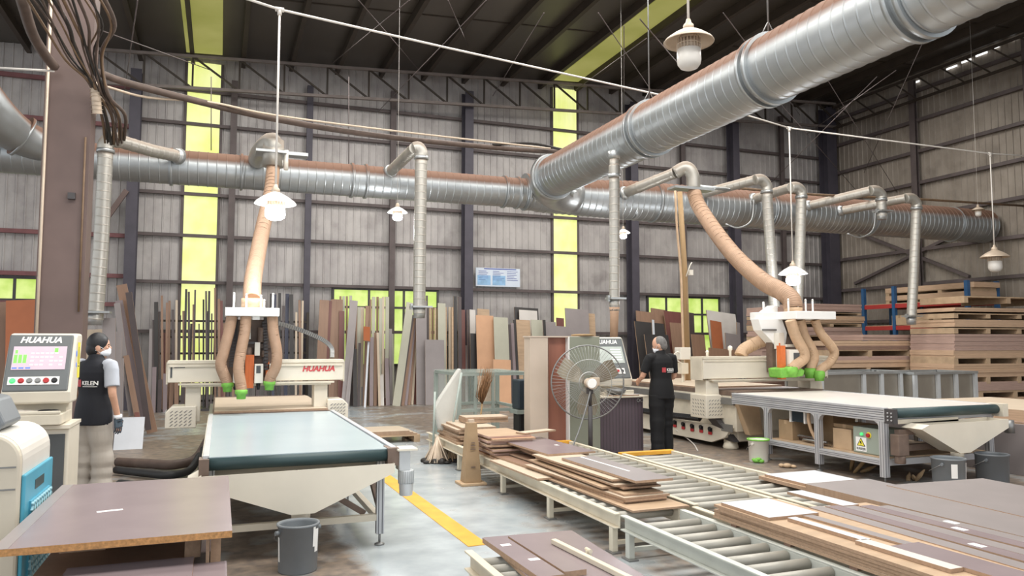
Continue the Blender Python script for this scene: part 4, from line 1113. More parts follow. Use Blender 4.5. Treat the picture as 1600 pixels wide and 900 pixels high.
# head
HY = 9.62
def h(px, py, y=HY): return at(px, py, y)
cr = part('carriage', MB().box(h(1216, 600).x, h(1282, 600).x, 9.74, 9.88, 1.15, 1.62).box(h(1226, 600).x, h(1262, 600).x, 9.76, 9.88, 1.6, 2.1), M['steel_brown'], t)
part('solenoid', MB().cyl((h(1242, 520).x, 9.7, 1.72), (h(1242, 520).x, 9.7, 1.95), .05).cyl((h(1256, 540).x, 9.7, 1.5), (h(1256, 540).x, 9.7, 1.72), .045).box(h(1246, 520).x, h(1252, 520).x, 9.66, 9.7, 1.6, 1.75), M['steel_dark'], cr)
a, c = h(1211, 540), h(1217, 592)
part('ribbon_cover', MB().box(a.x+.01, c.x, 9.50, 9.60, c.z, a.z).box(a.x-.01, c.x+.02, 9.48, 9.5, c.z, a.z).box(a.x-.012, a.x, 9.50, 9.52, c.z, a.z+.04), M['orange'], t)
a, c = h(1220, 546), h(1238, 578)
sp = part('spindle', MB().box(a.x, c.x, 9.42, 9.74, c.z, a.z), M['white_paint'], t, bev=.008)
part('label_plate', MB().box(a.x+.07, c.x-.03, 9.415, 9.42, c.z+.08, a.z-.05), M['dark_grey'], sp)
part('collet', MB().cyl(((a.x+c.x)/2, 9.58, c.z), ((a.x+c.x)/2, 9.58, c.z-.1), .035, .02), M['black'], sp)
p0, p1 = h(1222, 487), h(1283, 500)
hd = part('hood_plate', MB().box(p0.x, p1.x, 9.3, 9.8, p1.z, p0.z), M['hood_white'], t, bev=.008)
for px in (1232, 1247, 1259, 1270):
    q = h(px, 487, 9.5)
    part('guide_pin', MB().cyl((q.x, 9.5, p0.z), (q.x, 9.5, p0.z+.17), .015, seg=10).cyl((q.x, 9.5, p0.z+.17), (q.x, 9.5, p0.z+.2), .02, .01, seg=10), M['hood_white'], hd)
part('inlet_collar', MB().cyl((h(1238, 486).x, 9.6, p0.z), (h(1238, 486).x, 9.6, p0.z+.07), .14, seg=24), M['hose_pale'], hd)
q0, q1 = h(1181, 488, 9.9), h(1213, 500, 9.9)
hb = part('hood_plate', MB().box(q0.x, q1.x, 9.75, 10.05, q1.z, q0.z), M['hood_white'], t, bev=.008)
part('guide_pin', MB().cyl((h(1193, 480, 9.9).x, 9.9, q0.z), (h(1193, 480, 9.9).x, 9.9, q0.z+.17), .016, seg=10), M['hood_white'], hb)
part('slope_cover', MB().prism([h(1196, 489, 9.8), h(1215, 489, 9.8), h(1215, 480, 9.8), h(1212, 477, 9.8)], (0, .2, 0)), M['hood_white'], hb)
fn = part('funnel', MB().prism([h(1185, 498, 9.72), h(1222, 498, 9.72), h(1230, 520, 9.72), h(1228, 538, 9.72), h(1212, 540, 9.72), h(1190, 516, 9.72)], (0, .2, 0)), M['hood_white'], t, bev=.01)
part('flap', MB().box(h(1192, 514, 9.7).x, h(1213, 514, 9.7).x, 9.69, 9.72, h(1192, 517, 9.7).z, h(1192, 514, 9.7).z), M['steel_mid'], fn)
part('bracket', MB().box(h(1214, 530, 9.65).x, h(1222, 530, 9.65).x, 9.6, 9.72, h(1214, 545, 9.65).z, h(1214, 520, 9.65).z).box(h(1226, 535, 9.6).x, h(1238, 535, 9.6).x, 9.55, 9.62, h(1214, 542, 9.6).z, h(1214, 538, 9.6).z), M['white_paint'], fn)
hz = [([(1235, 500), (1243, 525), (1255, 548), (1256, 560), (1243, 570), (1236, 578)], 9.42, .082),
      ([(1250, 500), (1257, 525), (1268, 545), (1272, 558), (1268, 572), (1266, 580)], 9.62, .075),
      ([(1273, 500), (1282, 520), (1298, 540), (1304, 553), (1295, 568), (1284, 576), (1280, 584)], 9.5, .068)]
for pts, y, r in hz:
    hs = part('hose', MB().tube([h(px, py, y) for px, py in pts], r, 14, smooth=5, ribs=(.02, .003)), M['hose_pale'], t)
    e = h(*pts[-1], y)
    part('brush_foot', MB().lathe([(r, .05), (r*1.25, .03), (r*1.3, -.05), (r*1.1, -.06), (r*1.0, -.11), (r*.8, -.11)], e, 20), M['green_brush'], hs, label='bright green brush foot')
part('brush_skirt', MB().prism([h(1220, 576, 9.4), h(1245, 572, 9.4), h(1258, 578, 9.4), h(1256, 588, 9.4), h(1222, 591, 9.4)], (0, .3, 0)), M['green_brush'], t, bev=.02, label='bright green brush skirt')
part('hose', MB().tube([h(1203, 514, 9.95), h(1200, 527, 9.98), h(1180, 537, 10.05), h(1163, 546, 10.1), h(1157, 556, 10.1)], [.10, .105, .105, .105, .10], 14, smooth=5, ribs=(.02, .003)), M['hose_pale'], t)
part('oil_cup', MB().lathe([(.02, 0), (.02, .09), (.035, .1), (.035, .15), (.01, .17)], (h(1141, 555, 10.1).x, 10.1, 1.4), 12).lathe([(.02, 0), (.02, .06), (.03, .07), (.01, .1)], (h(1105, 555, 10.1).x, 10.1, 1.4), 12), M['white_paint'], t)
big_hose('large beige hose sweeping down from the gate to the right router', [at(1084, 300, 13.2), at(1092, 322, 13.0), at(1118, 362, 12.2), at(1150, 402, 11.3), at(1190, 438, 10.4), at(1222, 456, 9.85), at(1236, 468, 9.65), Vector((h(1238, 486).x, 9.6, p0.z+.05))], .145)

# ------------------------------------------------------------------ right unloading table
t = thing('belt_table', 'belt table with white belt on aluminium profile legs, right of the conveyors', 'conveyor table', (7.97, 8, 0))
X0, X1, Y0, Y1, TZ = 7.1, 8.86, 6.62, 9.45, .87
part('belt', MB().box(X0+.06, X1-.06, Y0+.02, Y1, TZ-.012, TZ), M['belt_white'], t)
part('roller', MB().cyl((X0+.08, Y0-.01, TZ-.055), (X1-.05, Y0-.01, TZ-.055), .056, seg=20), M['belt_green'], t)
for x in (X0, X1-.06):
    b = MB().box(x, x+.06, Y0+.05, Y1, TZ-.075, TZ+.004).box(x, x+.06, Y0+.05, Y1, TZ-.155, TZ-.08)
    fo = part('side_frame', b, M['alu'], t, bev=.003)
    s = MB()
    for z in (TZ-.105, TZ-.13, TZ-.05, TZ-.025): s.box(x-.0015, x+.002, Y0+.06, Y1, z-.004, z+.004)
    part('slot', s, M['alu_slot'], fo)
part('end_frame', MB().box(X0+.06, X1-.06, Y0+.05, Y0+.11, TZ-.155, TZ-.08), M['alu'], t, bev=.003)
part('end_bracket', MB().box(X0-.0, X0+.06, Y0-.08, Y0+.05, TZ-.17, TZ-.005), M['steel_dark'], t)
b = MB()
for z in (TZ-.05, TZ-.09, TZ-.13):
    for y in (Y0-.05, Y0-.0): b.cyl((X0-.008, y, z), (X0, y, z), .01, seg=8)
part('bolts', b, M['alu'], t)
part('end_bracket', MB().box(X1-.04, X1+.05, Y0-.1, Y0+.12, TZ-.14, TZ+.01), M['cream_dirty'], t)
for x in (X0+.035, X1-.035):
    for y in (Y0+.1, 7.74, 8.70): 
        lg = profile_post(x, y, .085, TZ-.155, .075, t)
        if x < 8:
            for sg in (-1, 1):
                if y < 7 and sg < 0: continue
                part('gusset', MB().prism([(x-.03, y+sg*.037, TZ-.155), (x-.03, y+sg*.11, TZ-.155), (x-.03, y+sg*.06, TZ-.18), (x-.03, y+sg*.037, TZ-.23)], (.06, 0, 0)), M['alu'], lg)
for x in (X0+.035, X1-.035):
    o = part('stretcher', MB().box(x-.03, x+.03, Y0+.1, 8.70, .215, .285), M['alu'], t, bev=.003)
    part('slot', MB().box(x-.0315, x-.029, Y0+.1, 8.7, .237, .243).box(x-.0315, x-.029, Y0+.1, 8.7, .257, .263), M['alu_slot'], o)
for y in (Y0+.1, 7.74, 8.70): part('cross_bar', MB().box(X0+.05, X1-.05, y-.03, y+.03, .215, .285), M['alu'], t)
part('lower_shelf', MB().box(X0+.07, X1-.07, Y0+.12, 8.7, .285, .30), M['pallet'], t)
part('drive_bar', MB().bar((X0+.1, Y0-.02, .60), (X1-.2, Y0-.0, .60), .06).bar((X0+.1, 6.6, .42), (X1-.1, 6.95, .38), .07), M['steel_brown'], t)
mo = part('gear_motor', MB().box(X0+.06, X0+.22, Y0-.08, Y0+.04, .34, .58).cyl((X0+.14, Y0-.02, .34), (X0+.14, Y0-.02, .25), .06, seg=16), M['steel_brown'], t, bev=.008)
part('gear_motor', MB().cyl((8.78, 6.42, .70), (8.78, 6.42, .55), .05, .055, seg=18), M['steel_mid'], t)
hy0, hy1 = 6.36, 6.62
A = [(7.30, .655), (7.42, .70), (8.68, .72), (8.68, .62), (8.04, .365), (7.88, .365)]
hop = MB(); pf = [Vector((x, hy0, z)) for x, z in A]; pb = [Vector((x, hy1, z)) for x, z in A]
hop.prism(pf, (0, -.006, 0)); hop.prism(pb, (0, .006, 0))
for i, j in ((3, 4), (5, 0), (2, 3), (0, 1)):
    k = len(hop.v); hop.v += [pf[i], pf[j], pb[j], pb[i]]; hop.face((k, k+1, k+2, k+3))
hp2 = part('hopper', hop, M['cream_paint'], t)
part('spout', MB().cyl((7.96, 6.46, .37), (7.96, 6.46, .31), .07, seg=18), M['cream_paint'], hp2)
part('rim_strip', MB().box(7.2, 8.2, hy1, hy1+.02, .69, .74), M['cream_dirty'], hp2)
bucket('grey bucket with white labels under the right hopper', (7.50, 6.20, 0), .168, .36, M['bin_grey'], ((228, 250, .16, .31), (293, 303, .12, .32)))
bucket('dark grey bucket without label, at far right beside the hopper', (8.24, 6.25, 0), .17, .36, M['bin_dark'], ())
# things kept under the right table
t = thing('electrical_box', 'green grey electrical cabinet with yellow warning sign under the right table', 'electrical cabinet', (7.38, 7.0, .30))
part('enclosure', MB().box(7.20, 7.55, 6.80, 7.24, .30, .61), M['ebox'], t, bev=.006)
part('door', MB().box(7.192, 7.20, 6.815, 7.225, .31, .60), M['ebox'], t, bev=.003)
sg = part('warning_sign', MB().box(7.188, 7.192, 7.03, 7.19, .325, .49), M['label_white'], t, label='white sign with yellow high voltage triangle')
part('triangle', MB().prism([(7.187, 7.175, .385), (7.187, 7.045, .385), (7.187, 7.11, .485)], (.001, 0, 0)), M['black'], sg)
part('triangle_fill', MB().prism([(7.186, 7.160, .392), (7.186, 7.060, .392), (7.186, 7.11, .470)], (.001, 0, 0)), M['yellow_sign'], sg)
part('lightning', MB().prism([(7.185, 7.122, .445), (7.185, 7.102, .445), (7.185, 7.108, .425), (7.185, 7.094, .425), (7.185, 7.116, .397), (7.185, 7.11, .418), (7.185, 7.125, .418)], (.001, 0, 0)), M['black'], sg)
lettering('有电危险', .035, M['dark_grey'], sg, (7.1875, 7.11, .352), (0, -1, 0), (0, 0, 1))
part('indicator', MB().cyl((7.192, 7.09, .53), (7.17, 7.09, .53), .018, seg=12), M['green_light'], t)
part('rotary_switch', MB().cyl((7.192, 6.99, .525), (7.165, 6.99, .525), .024, seg=12), M['red'], t)
part('switch_plate', MB().cyl((7.192, 6.99, .525), (7.186, 6.99, .525), .036, seg=16), M['yellow_sign'], t)
def carton(label, x0, x1, y0, y1, z0, z1, m='cardboard'):
    t = thing('cardboard_box', label, 'box', ((x0+x1)/2, (y0+y1)/2, z0), 0, 'boxes under the right table')
    part('carton', MB().box(x0, x1, y0, y1, z0, z1), M[m], t, bev=.004)
    part('tape', MB().box(x0-.001, x1+.001, (y0+y1)/2-.025, (y0+y1)/2+.025, z1-.05, z1+.001), M['cardboard_pale'], t)
    return t
carton('pale cardboard box left of the electrical cabinet under the right table', 7.25, 7.55, 7.32, 7.62, .30, .55, 'cardboard_pale')
carton('brown cardboard box at the far end under the right table', 7.25, 7.6, 8.35, 8.62, .30, .56)
carton('flat brown box on top of a carton under the right table', 7.3, 7.7, 7.3, 7.66, .553, .60)
carton('upper brown box behind the display under the right table', 7.62, 8.0, 8.0, 8.6, .30, .66)
t = thing('switch_drive', 'dark blue drive unit with pale side plates hanging under the right table', 'drive unit', (7.35, 8.2, .56))
part('body', MB().box(7.24, 7.5, 8.10, 8.34, .56, .71), M['navy_plastic'], t)
part('side_plate', MB().box(7.22, 7.5, 8.34, 8.37, .55, .715), M['label_white'], t); part('side_plate', MB().box(7.22, 7.5, 8.07, 8.10, .55, .715), M['label_white'], t)
random.seed(21)
cols2 = ['cable_tan', 'galv_clean', 'cable_brown', 'lamp_metal']
nm2 = ['tan', 'grey', 'brown', 'beige']
for i in range(8):
    y = 7.85+.08*i; pts = []
    for k in range(7): pts.append((7.22+.05*random.random()+.02*i, y+random.uniform(-.2, .25), .315+.02*(i % 3)+.015*random.random()))
    solo('loose_cable', '%s cable heaped under the right table, %s from the electrical cabinet' % (nm2[i % 4], ORD[i]), 'cable', MB().tube(pts, .009+.004*(i % 2), 6, smooth=4), M[cols2[i % 4]], 'cables heaped under the right table')
solo('loose_cable', 'pale corrugated hose hanging under the right table beside the drive unit', 'cable', MB().tube([(7.2, 7.98, .70), (7.19, 7.97, .6), (7.21, 7.95, .48), (7.24, 7.9, .36)], .022, 8, smooth=5), M['hose_pale'])
# twig brush scraps and crumpled paper by the legs
def scrap(label, c, m, n=5, s=.1, cat='debris', name='wood_scrap'):
    b = MB(); random.seed(int(c[0]*100))
    for i in range(n):
        a = Vector(c)+Vector((random.uniform(-s, s)*.5, random.uniform(-s, s)*.5, 0)); d = Vector((random.uniform(-s, s), random.uniform(-s, s), random.uniform(.2, 1)*s*1.6))
        b.tube([a, a+d*.5, a+d], [.02, .028, .008], 6)
    solo(name, label, cat, b, M[m])
p = gz(1332, 738); scrap('brown twisted scrap hanging at the stretcher under the right table', (p.x, p.y, .0), 'wood_pole', 3, .22)
p = gz(1418, 750); scrap('brown cardboard scrap standing beside the front leg of the right table', (p.x, p.y, 0), 'cardboard', 3, .18)
p = gz(1230, 731); solo('crumpled_paper', 'crumpled pale paper on the dusty floor before the right table', 'litter', MB().ball((p.x, p.y, .03), (.06, .05, .03), 9, 6).ball((p.x+.07, p.y-.03, .02), (.04, .05, .02), 8, 6).ball((p.x-.04, p.y+.06, .025), (.035, .04, .025), 8, 6), M['cardboard_pale'])
t = bucket('white paint bucket with green rim and splashes by the right table leg', (6.90, 8.62, 0), .135, .30, M['cooler_white'], (), .9, None)
lpart('green_rim', MB().torus((0, 0, .30), (0, 0, 1), .142, .012, 28), M['green_brush'], t, label='green rim')
b = MB()
for a, z, r in ((215, .03, .05), (230, .05, .04), (245, .025, .045), (200, .04, .03)):
    q = Vector((math.cos(math.radians(a))*.122, math.sin(math.radians(a))*.122, z)); b.ball(q, (r, r, r*.6), 8, 6)
lpart('paint_splash', b, M['green_brush'], t)
# panels standing behind the right table and boards beyond them
o = solo('wooden_board', 'long mauve panel standing on edge behind the right hopper', 'board', MB().box(9.16, 9.20, 5.2, 9.0, .0, .62), BOARD['grey'], bev=.003)
for i, (z, dy, f) in enumerate(((.64, 0, 'beige'), (.67, .1, 'tan'), (.70, -.05, 'beige'), (.73, .12, 'pale'), (.76, .04, 'beige'))):
    slab('wooden_board', '%s sheet up in the low pile beyond the right hopper at the picture edge' % ORD[i], 'board', 9.55, 11.4, 5.6+dy, 8.6+dy, z-.03, z, f, 'edge_pack', 'sheets in the low pile at the right edge')
slab('wooden_platform', 'low wooden platform under the pile at the right picture edge', 'platform', 9.5, 11.4, 5.7, 8.6, 0, .61, 'mauve', 'edge')

# ================================================================== RIGHT CONSOLE, CARCASS, FAN
cR, P3R = console('cream control console with dim screen in front of the man in black', 5.18, 5.80, 10.08, 1.07, 1.70, .6, .3, 'dim', 'panel_mauve')
slab('wooden_board', 'pale board lying on the right console tray', 'board', 5.30, 5.74, 9.80, 9.98, .846, .862, 'pale')
slab('paper_sheet', 'white sheets lying at the right end of the right console', 'paper', 5.66, 5.88, 9.98, 10.06, .846, .852, 'white')
t = thing('operator_desk', 'dark mauve cabinet with pale top before the right console', 'desk', (5.52, 9.98, 0))
part('body', MB().box(5.12, 5.86, 9.90, 10.06, .03, .82), M['panel_mauve'], t)
b = MB()
for k in range(14): b.box(5.15+.052*k, 5.155+.052*k, 9.897, 9.90, .06, .80)
part('grooves', b, M['steel_dark'], t)
part('plinth', MB().box(5.14, 5.84, 9.92, 10.06, 0, .03), M['black'], t)
part('top', MB().box(5.08, 5.90, 9.80, 10.065, .82, .845), M['cream_dirty'], t, bev=.006)
part('socket', MB().torus((5.78, 9.895, .77), (0, 1, 0), .022, .006, 16).torus((5.84, 9.895, .77), (0, 1, 0), .022, .006, 16), M['galv_clean'], t)
solo('tool_bowl', 'grey wire bowl of parts on the right console tray', 'bowl', MB().lathe([(.03, 0), (.12, .02), (.15, .08), (.14, .08), (.11, .03), (0, .02)], (5.42, 9.90, .863), 18), M['steel_mid'])
t = thing('cabinet_carcass', 'tall upright cabinet carcass with beige, red-brown and green-grey panels behind the fan', 'cabinet', (4.55, 10, 0))
Yc = 9.78
part('side_panel', MB().box(4.02, 4.30, Yc+.02, Yc+.04, 0, 1.69), M['panel_beige'], t, bev=.003, label='beige side panel')
part('back_panel', MB().box(4.28, 4.62, Yc+.10, Yc+.12, 0, 1.69), M['panel_red_wood'], t, label='red-brown wood grain panel')
part('door', MB().box(4.60, 5.09, Yc, Yc+.02, 0, 1.70), M['panel_green_grey'], t, bev=.002, label='green-grey door panel')
part('edge_strip', MB().box(4.597, 4.612, Yc-.004, Yc+.1, 0, 1.70), M['label_white'], t, label='white edge strip')
part('side_panel', MB().box(4.29, 4.305, Yc+.02, Yc+.11, 0, 1.69), M['panel_red_wood'], t)
part('side_panel', MB().box(4.02, 4.04, Yc+.04, Yc+.24, 0, 1.69).box(5.07, 5.09, Yc+.02, Yc+.24, 0, 1.69), M['panel_beige'], t)
part('top_panel', MB().box(4.0, 5.09, Yc+.01, Yc+.24, 1.69, 1.71), M['panel_beige'], t)
solo('wood_offcut', 'flat woven offcut lying on the carcass top', 'board', MB().lathe([(0, 0), (.16, 0), (.17, .02), (.1, .03), (0, .03)], (4.88, 9.9, 1.711), 18), M['wood_pole'])
# floor fan
fx, fy, fz = 4.60, 9.12, 1.08
t = thing('floor_fan', 'large round industrial fan on a dark pole, seen from behind its motor', 'fan', (fx, fy, 0))
fdir = Vector((.28, 1, 0)).normalized(); fc = Vector((fx+.10, fy+.27, fz))
mt = part('motor', MB().tube([Vector((fx-.015, fy-.10, fz)), Vector((fx-.01, fy-.07, fz)), Vector((fx+.0, fy+.04, fz)), Vector((fx+.06, fy+.18, fz)), fc-fdir*.08], [.075, .10, .105, .10, .05], 24, smooth=3), M['lamp_metal'], t)
part('end_cap', MB().cyl((fx-.03, fy-.112, fz), (fx-.02, fy-.09, fz), .055, .07, 20), M['label_white'], mt, label='white motor end cap')
part('junction_cover', MB().box(fx+.06, fx+.17, fy+.04, fy+.14, fz-.04, fz+.07), M['lamp_metal'], mt, bev=.01)
def ringp(rad, off, wires, hub):
    b = MB(); sx = fdir.cross(Vector((0, 0, 1))).normalized(); n = 72
    for k in range(wires):
        a = 2*PI*k/wires; d = sx*math.cos(a)+Vector((0, 0, 1))*math.sin(a)
        pts = [fc+fdir*off[0]+d*hub, fc+fdir*off[0]*.9+d*rad*.6, fc+fdir*off[1]+d*rad*.95, fc+fdir*off[2]+d*rad]
        b.tube(pts, .0016, 4, caps=False)
    return b
RF = .50
gd = part('guard', ringp(RF, (-.12, -.07, 0), 64, .1), M['galv_clean'], t)
part('guard', ringp(RF, (.12, .07, 0), 64, .1), M['galv_clean'], t)
part('guard_ring', MB().torus(fc, fdir, RF, .010, 64), M['steel_mid'], gd)
part('guard_ring', MB().torus(fc-fdir*.11, fdir, RF*.62, .004, 48), M['galv_clean'], gd)
part('guard_ring', MB().torus(fc-fdir*.12, fdir, RF*.28, .006, 32), M['galv_clean'], gd)
sx = fdir.cross(Vector((0, 0, 1))).normalized()
for k in range(3):
    a = 2*PI*k/3+.5; d = sx*math.cos(a)+Vector((0, 0, 1))*math.sin(a); e = fdir.cross(d)
    bl = MB(); pts = []
    for s_, w in ((.06, .05), (.2, .11), (.34, .14), (.44, .11)):
        for q in (-1, 1): bl.v.append(fc+d*s_+e*(w*q)+fdir*(.035*q))
    for i in range(3): bl.face((2*i, 2*i+2, 2*i+3, 2*i+1))
    k0 = len(bl.v); bl.v += [v+fdir*.004 for v in bl.v[:8]]
    for i in range(3): bl.face((k0+2*i, k0+2*i+1, k0+2*i+3, k0+2*i+2))
    part('blade', bl, M['blade'], t)
part('hub', MB().cyl(fc-fdir*.05, fc+fdir*.05, .06, seg=20), M['steel_mid'], t)
part('pole', MB().cyl((fx, fy, .05), (fx, fy, fz-.3), .03, seg=14).cyl((fx, fy, fz-.3), (fx, fy, fz-.08), .022, seg=14), M['steel_dark'], t)
part('yoke', MB().box(fx-.03, fx+.03, fy-.03, fy+.05, fz-.14, fz-.06), M['steel_dark'], t)
part('base', MB().lathe([(.28, 0), (.28, .02), (.10, .05), (.04, .07)], (fx, fy, 0), 28), M['steel_dark'], t)
part('power_cord', MB().tube([(fx-.02, fy-.05, fz-.1), (fx-.10, fy-.07, .75), (fx-.25, fy-.1, .4), (fx-.42, fy-.1, .1), (fx-.6, fy, .012)], .012, 6, smooth=5), M['steel_mid'], t)

# ================================================================== ROLLER CONVEYORS
def conveyor(label, x0, x1, y0, y1, zt, legs, pitch=.19, m='conv_rail', roll=True, skip=()):
    t = thing('roller_conveyor', label, 'roller conveyor', ((x0+x1)/2, (y0+y1)/2, 0), 0, 'roller conveyors on the floor')
    w = .05
    for x, s in ((x0, 1), (x1-w, -1)):
        b = MB().box(x, x+w, y0, y1, zt-.012, zt).box(x, x+w, y0, y1, zt-.115, zt-.103)
        b.box(x+(w-.012 if s > 0 else 0), x+(w if s > 0 else .012), y0, y1, zt-.103, zt-.012)
        part('side_rail', b, M[m], t, bev=.003)
    n = int((y1-y0-.1)/pitch)
    for i in range(min(n, 96)):
        y = y0+.1+i*pitch
        part('roller', MB().cyl((x0+w+.004, y, zt-.045), (x1-w-.004, y, zt-.045), .034, seg=14), M['roller'], t)
    ax = MB()
    for y in legs:
        for x in (x0+w/2, x1-w/2):
            lg = part('leg', MB().box(x-.024, x+.024, y-.03, y+.03, .012, zt-.115), M[m], t, bev=.004)
            part('foot_plate', MB().box(x-.04, x+.04, y-.06, y+.06, 0, .012), M['steel_mid'], lg)
        part('cross_bar', MB().box(x0+w, x1-w, y-.015, y+.015, .06, .09), M[m], t)
    return t
conveyor('near section of the left roller conveyor, empty rollers in front', 2.88, 3.46, 2.2, 5.22, .31, (5.12, 3.6, 2.4), .19, 'conv_rail_grey')
conveyor('far section of the left roller conveyor, loaded with stacked boards', 2.86, 3.48, 5.27, 11.0, .31, (5.34, 6.55, 7.8, 9.4, 10.8), .17)
conveyor('near section of the middle roller conveyor under the long board stack', 3.56, 4.42, 2.2, 5.28, .31, (5.15, 3.6, 2.4), .19)
conveyor('far section of the middle roller conveyor, empty, leading to the fan', 3.62, 4.42, 5.34, 9.3, .31, (5.45, 7.2, 9.1), .19)
conveyor('right roller conveyor with yellow end strip beside the man in black', 4.47, 5.2, 2.2, 8.05, .31, (2.4, 4.2, 6.2, 7.9), .19)
solo('end_strip', 'yellow end strip across the far end of the right roller conveyor', 'strip', MB().box(4.47, 5.2, 8.06, 8.14, .27, .315), M['yellow_line'], bev=.004)
solo('end_strip', 'pale yellow end strip across the far end of the middle conveyor', 'strip', MB().box(3.75, 4.42, 9.31, 9.38, .27, .315), M['yellow_line'], bev=.004)
# near conveyor at the bottom of the picture
conveyor('short roller conveyor at the bottom centre under a mauve panel', 1.42, 2.12, 2.6, 4.52, .36, (4.4, 3.0), .15)

# ================================================================== BOARDS ON THE CONVEYORS
def plank(label, c, L, W, th, rz, face, edge='edge', group=None, name='wooden_board', tilt=0.):
    """c = middle of the underside, L along y, W along x"""
    o = slab(name, label, 'board', -W/2, W/2, -L/2, L/2, 0, th, face, edge, group)
    o.location = c; o.rotation_euler = (tilt, 0, rz)
    return o
def tagpaper(o, x, y, th, sx=.06, sy=.04, rz=0.):
    b = MB(); b.box(x-sx/2, x+sx/2, y-sy/2, y+sy/2, th, th+.0012)
    q = lpart('paper_tag', b, M['label_white'], o); return q
ZC = .311
# near cart
o = plank('wide mauve panel with raw edge on the short conveyor, bottom centre', (1.84, 3.62, .361), 2.1, .60, .022, -.06, 'mauve')
o = plank('narrow mauve plank with two white tags on the wide panel, left one', (1.63, 4.13, .384), .86, .145, .03, .02, 'mauve'); tagpaper(o, -.0, .22, .03); tagpaper(o, .035, -.12, .03)
plank('narrow mauve plank beside the tagged plank on the wide panel, right one', (1.785, 4.14, .384), .80, .13, .03, .02, 'mauve')
t = thing('aluminium_bar', 'pale metal bar with end bracket lying on the wide mauve panel', 'bar', (1.98, 3.7, .384))
part('bar', MB().bar((1.95, 4.38, .40), (2.05, 3.0, .40), .035, .03), M['conv_rail'], t, bev=.004)
part('bracket', MB().box(2.0, 2.03, 4.02, 4.04, .386, .425).cyl((2.015, 4.0, .425), (2.015, 4.06, .425), .012), M['conv_rail'], t)
# pile S_a (far end of left conveyor)
random.seed(31)
for i in range(8):
    plank('%s board from the bottom in the small far pile beside the mop stand' % ORD[i], (3.17+random.uniform(-.03, .03), 10.0+random.uniform(-.05, .05), ZC+i*.027), 1.0+random.uniform(-.1, .1), .50+random.uniform(-.06, .04), .025, random.uniform(-.04, .04), random.choice(('tan', 'beige', 'beige')), 'edge', 'boards in the small far pile')
for i in range(3):
    plank('%s tan board crossing on top of the small far pile' % ORD[i], (3.42, 10.05+random.uniform(-.04, .04), ZC+.222+i*.027), .35, .60, .025, random.uniform(-.05, .05), 'beige', 'edge', 'boards crossing the small far pile')
# pile S_b
for i in range(11):
    w = .48 if i < 6 else .56
    plank('%s board from the bottom in the pinkish pile behind the cardboard post' % ORD[i], (3.13+random.uniform(-.03, .03), 8.55+random.uniform(-.05, .05), ZC+i*.023), .80+random.uniform(-.08, .06), w+random.uniform(-.05, .02), .021, random.uniform(-.05, .05), random.choice(('beige', 'tan', 'peach')), 'edge_pink' if i % 3 else 'edge', 'boards in the pinkish pile')
# single thin panel overhanging the rail
plank('thin tan panel overhanging the left conveyor rail', (3.0, 7.38, ZC+.005), 1.25, .36, .018, .03, 'beige')
# big bunch in the middle
plank('wide tan sheet lying lowest on the conveyor rollers', (3.24, 6.1, ZC), 1.7, .52, .015, .03, 'tan')
for i in range(9):
    plank('%s board from the bottom in the long pile on the left conveyor' % ORD[i], (3.22+.012*i+random.uniform(-.03, .03), 6.45+.02*i+random.uniform(-.1, .1), ZC+.016+i*.0165), 1.9-(.05*i)+random.uniform(-.1, .1), .42+random.uniform(-.06, .05), .0155, .02+random.uniform(-.05, .05), random.choice(('tan', 'tan', 'brown', 'beige')), 'edge', 'boards in the long pile')
o = plank('grey-topped board lying on top of the long pile', (3.34, 6.18, ZC+.168), 1.35, .36, .02, .03, 'grey'); tagpaper(o, .02, .2, .02, .02, .9)
for i in range(3):
    plank('%s brown board from the left crossing behind the long pile' % ORD[i], (3.02+.16*i, 7.55, ZC+.026+.02*i), 1.5, .14, .018, .06, 'brown', 'edge', 'brown boards behind the long pile')
for i in range(3):
    plank('%s board under the tagged mauve board by the fan' % ORD[i], (3.42, 7.85+.04*i, ZC+.10+i*.021), 1.15, .5, .02, .05*(i-1), 'tan', 'edge', 'boards under the tagged mauve board')
o = plank('mauve board with white tag and raw edges, before the fan', (3.36, 7.82, ZC+.165), 1.35, .55, .02, .05, 'mauve'); tagpaper(o, .12, -.1, .02, .04, .06)
plank('small board lying askew on the pinkish pile', (3.5, 8.35, ZC+.255), .5, .16, .018, -1.2, 'beige')
# long stack at the right (middle conveyor, near section)
random.seed(41)
for i in range(5):
    x0 = 3.44+random.uniform(-.012, .012); w = random.choice((.42, .55, .62)); y1 = 4.78+random.uniform(-.04, .04)
    L = random.choice((2.3, 2.5))
    plank('%s layer up in the long chipboard stack at lower right' % ORD[i], (x0+w/2, y1-L/2, ZC+.021+i*.0205), L, w, .0190, random.uniform(-.006, .006), random.choice(('tan', 'beige')), 'edge', 'layers of the long chipboard stack')
for i in range(4):
    plank('%s wooden skid under the long chipboard stack, counted from its far end' % ORD[i], (3.75, 4.6-.55*i, ZC), .06, .6, .02, 0, 'dark', 'edge_dark', 'skids under the long stack')
ztop = ZC+.021+5*.0205
o = plank('mauve-white panel at the far corner on top of the long stack', (3.66, 4.48, ztop), .52, .42, .02, 0, 'white')
plank('narrow white board on the left of the long stack top', (3.60, 3.86, ztop), .62, .07, .022, .02, 'white')
plank('second narrow white board nearer on the left of the long stack top', (3.58, 3.25, ztop), .62, .09, .022, .02, 'pale')
plank('grey strip in the groove on the long stack top', (3.78, 3.9, ztop), 1.0, .08, .012, .03, 'grey')
for i in range(5):
    x = 3.97+.13*i
    o = plank('%s long narrow mauve board from the left on the long stack' % ORD[i], (x+.05, 3.45-.04*i, ztop-.02+.004*(i % 2)), 2.0, .115, .024, .012*(i-2), 'mauve' if i % 2 else 'grey', 'edge', 'narrow mauve boards on the long stack')
    if i in (1, 3, 4): tagpaper(o, 0, -.35+.2*i, .024, .05, .09)
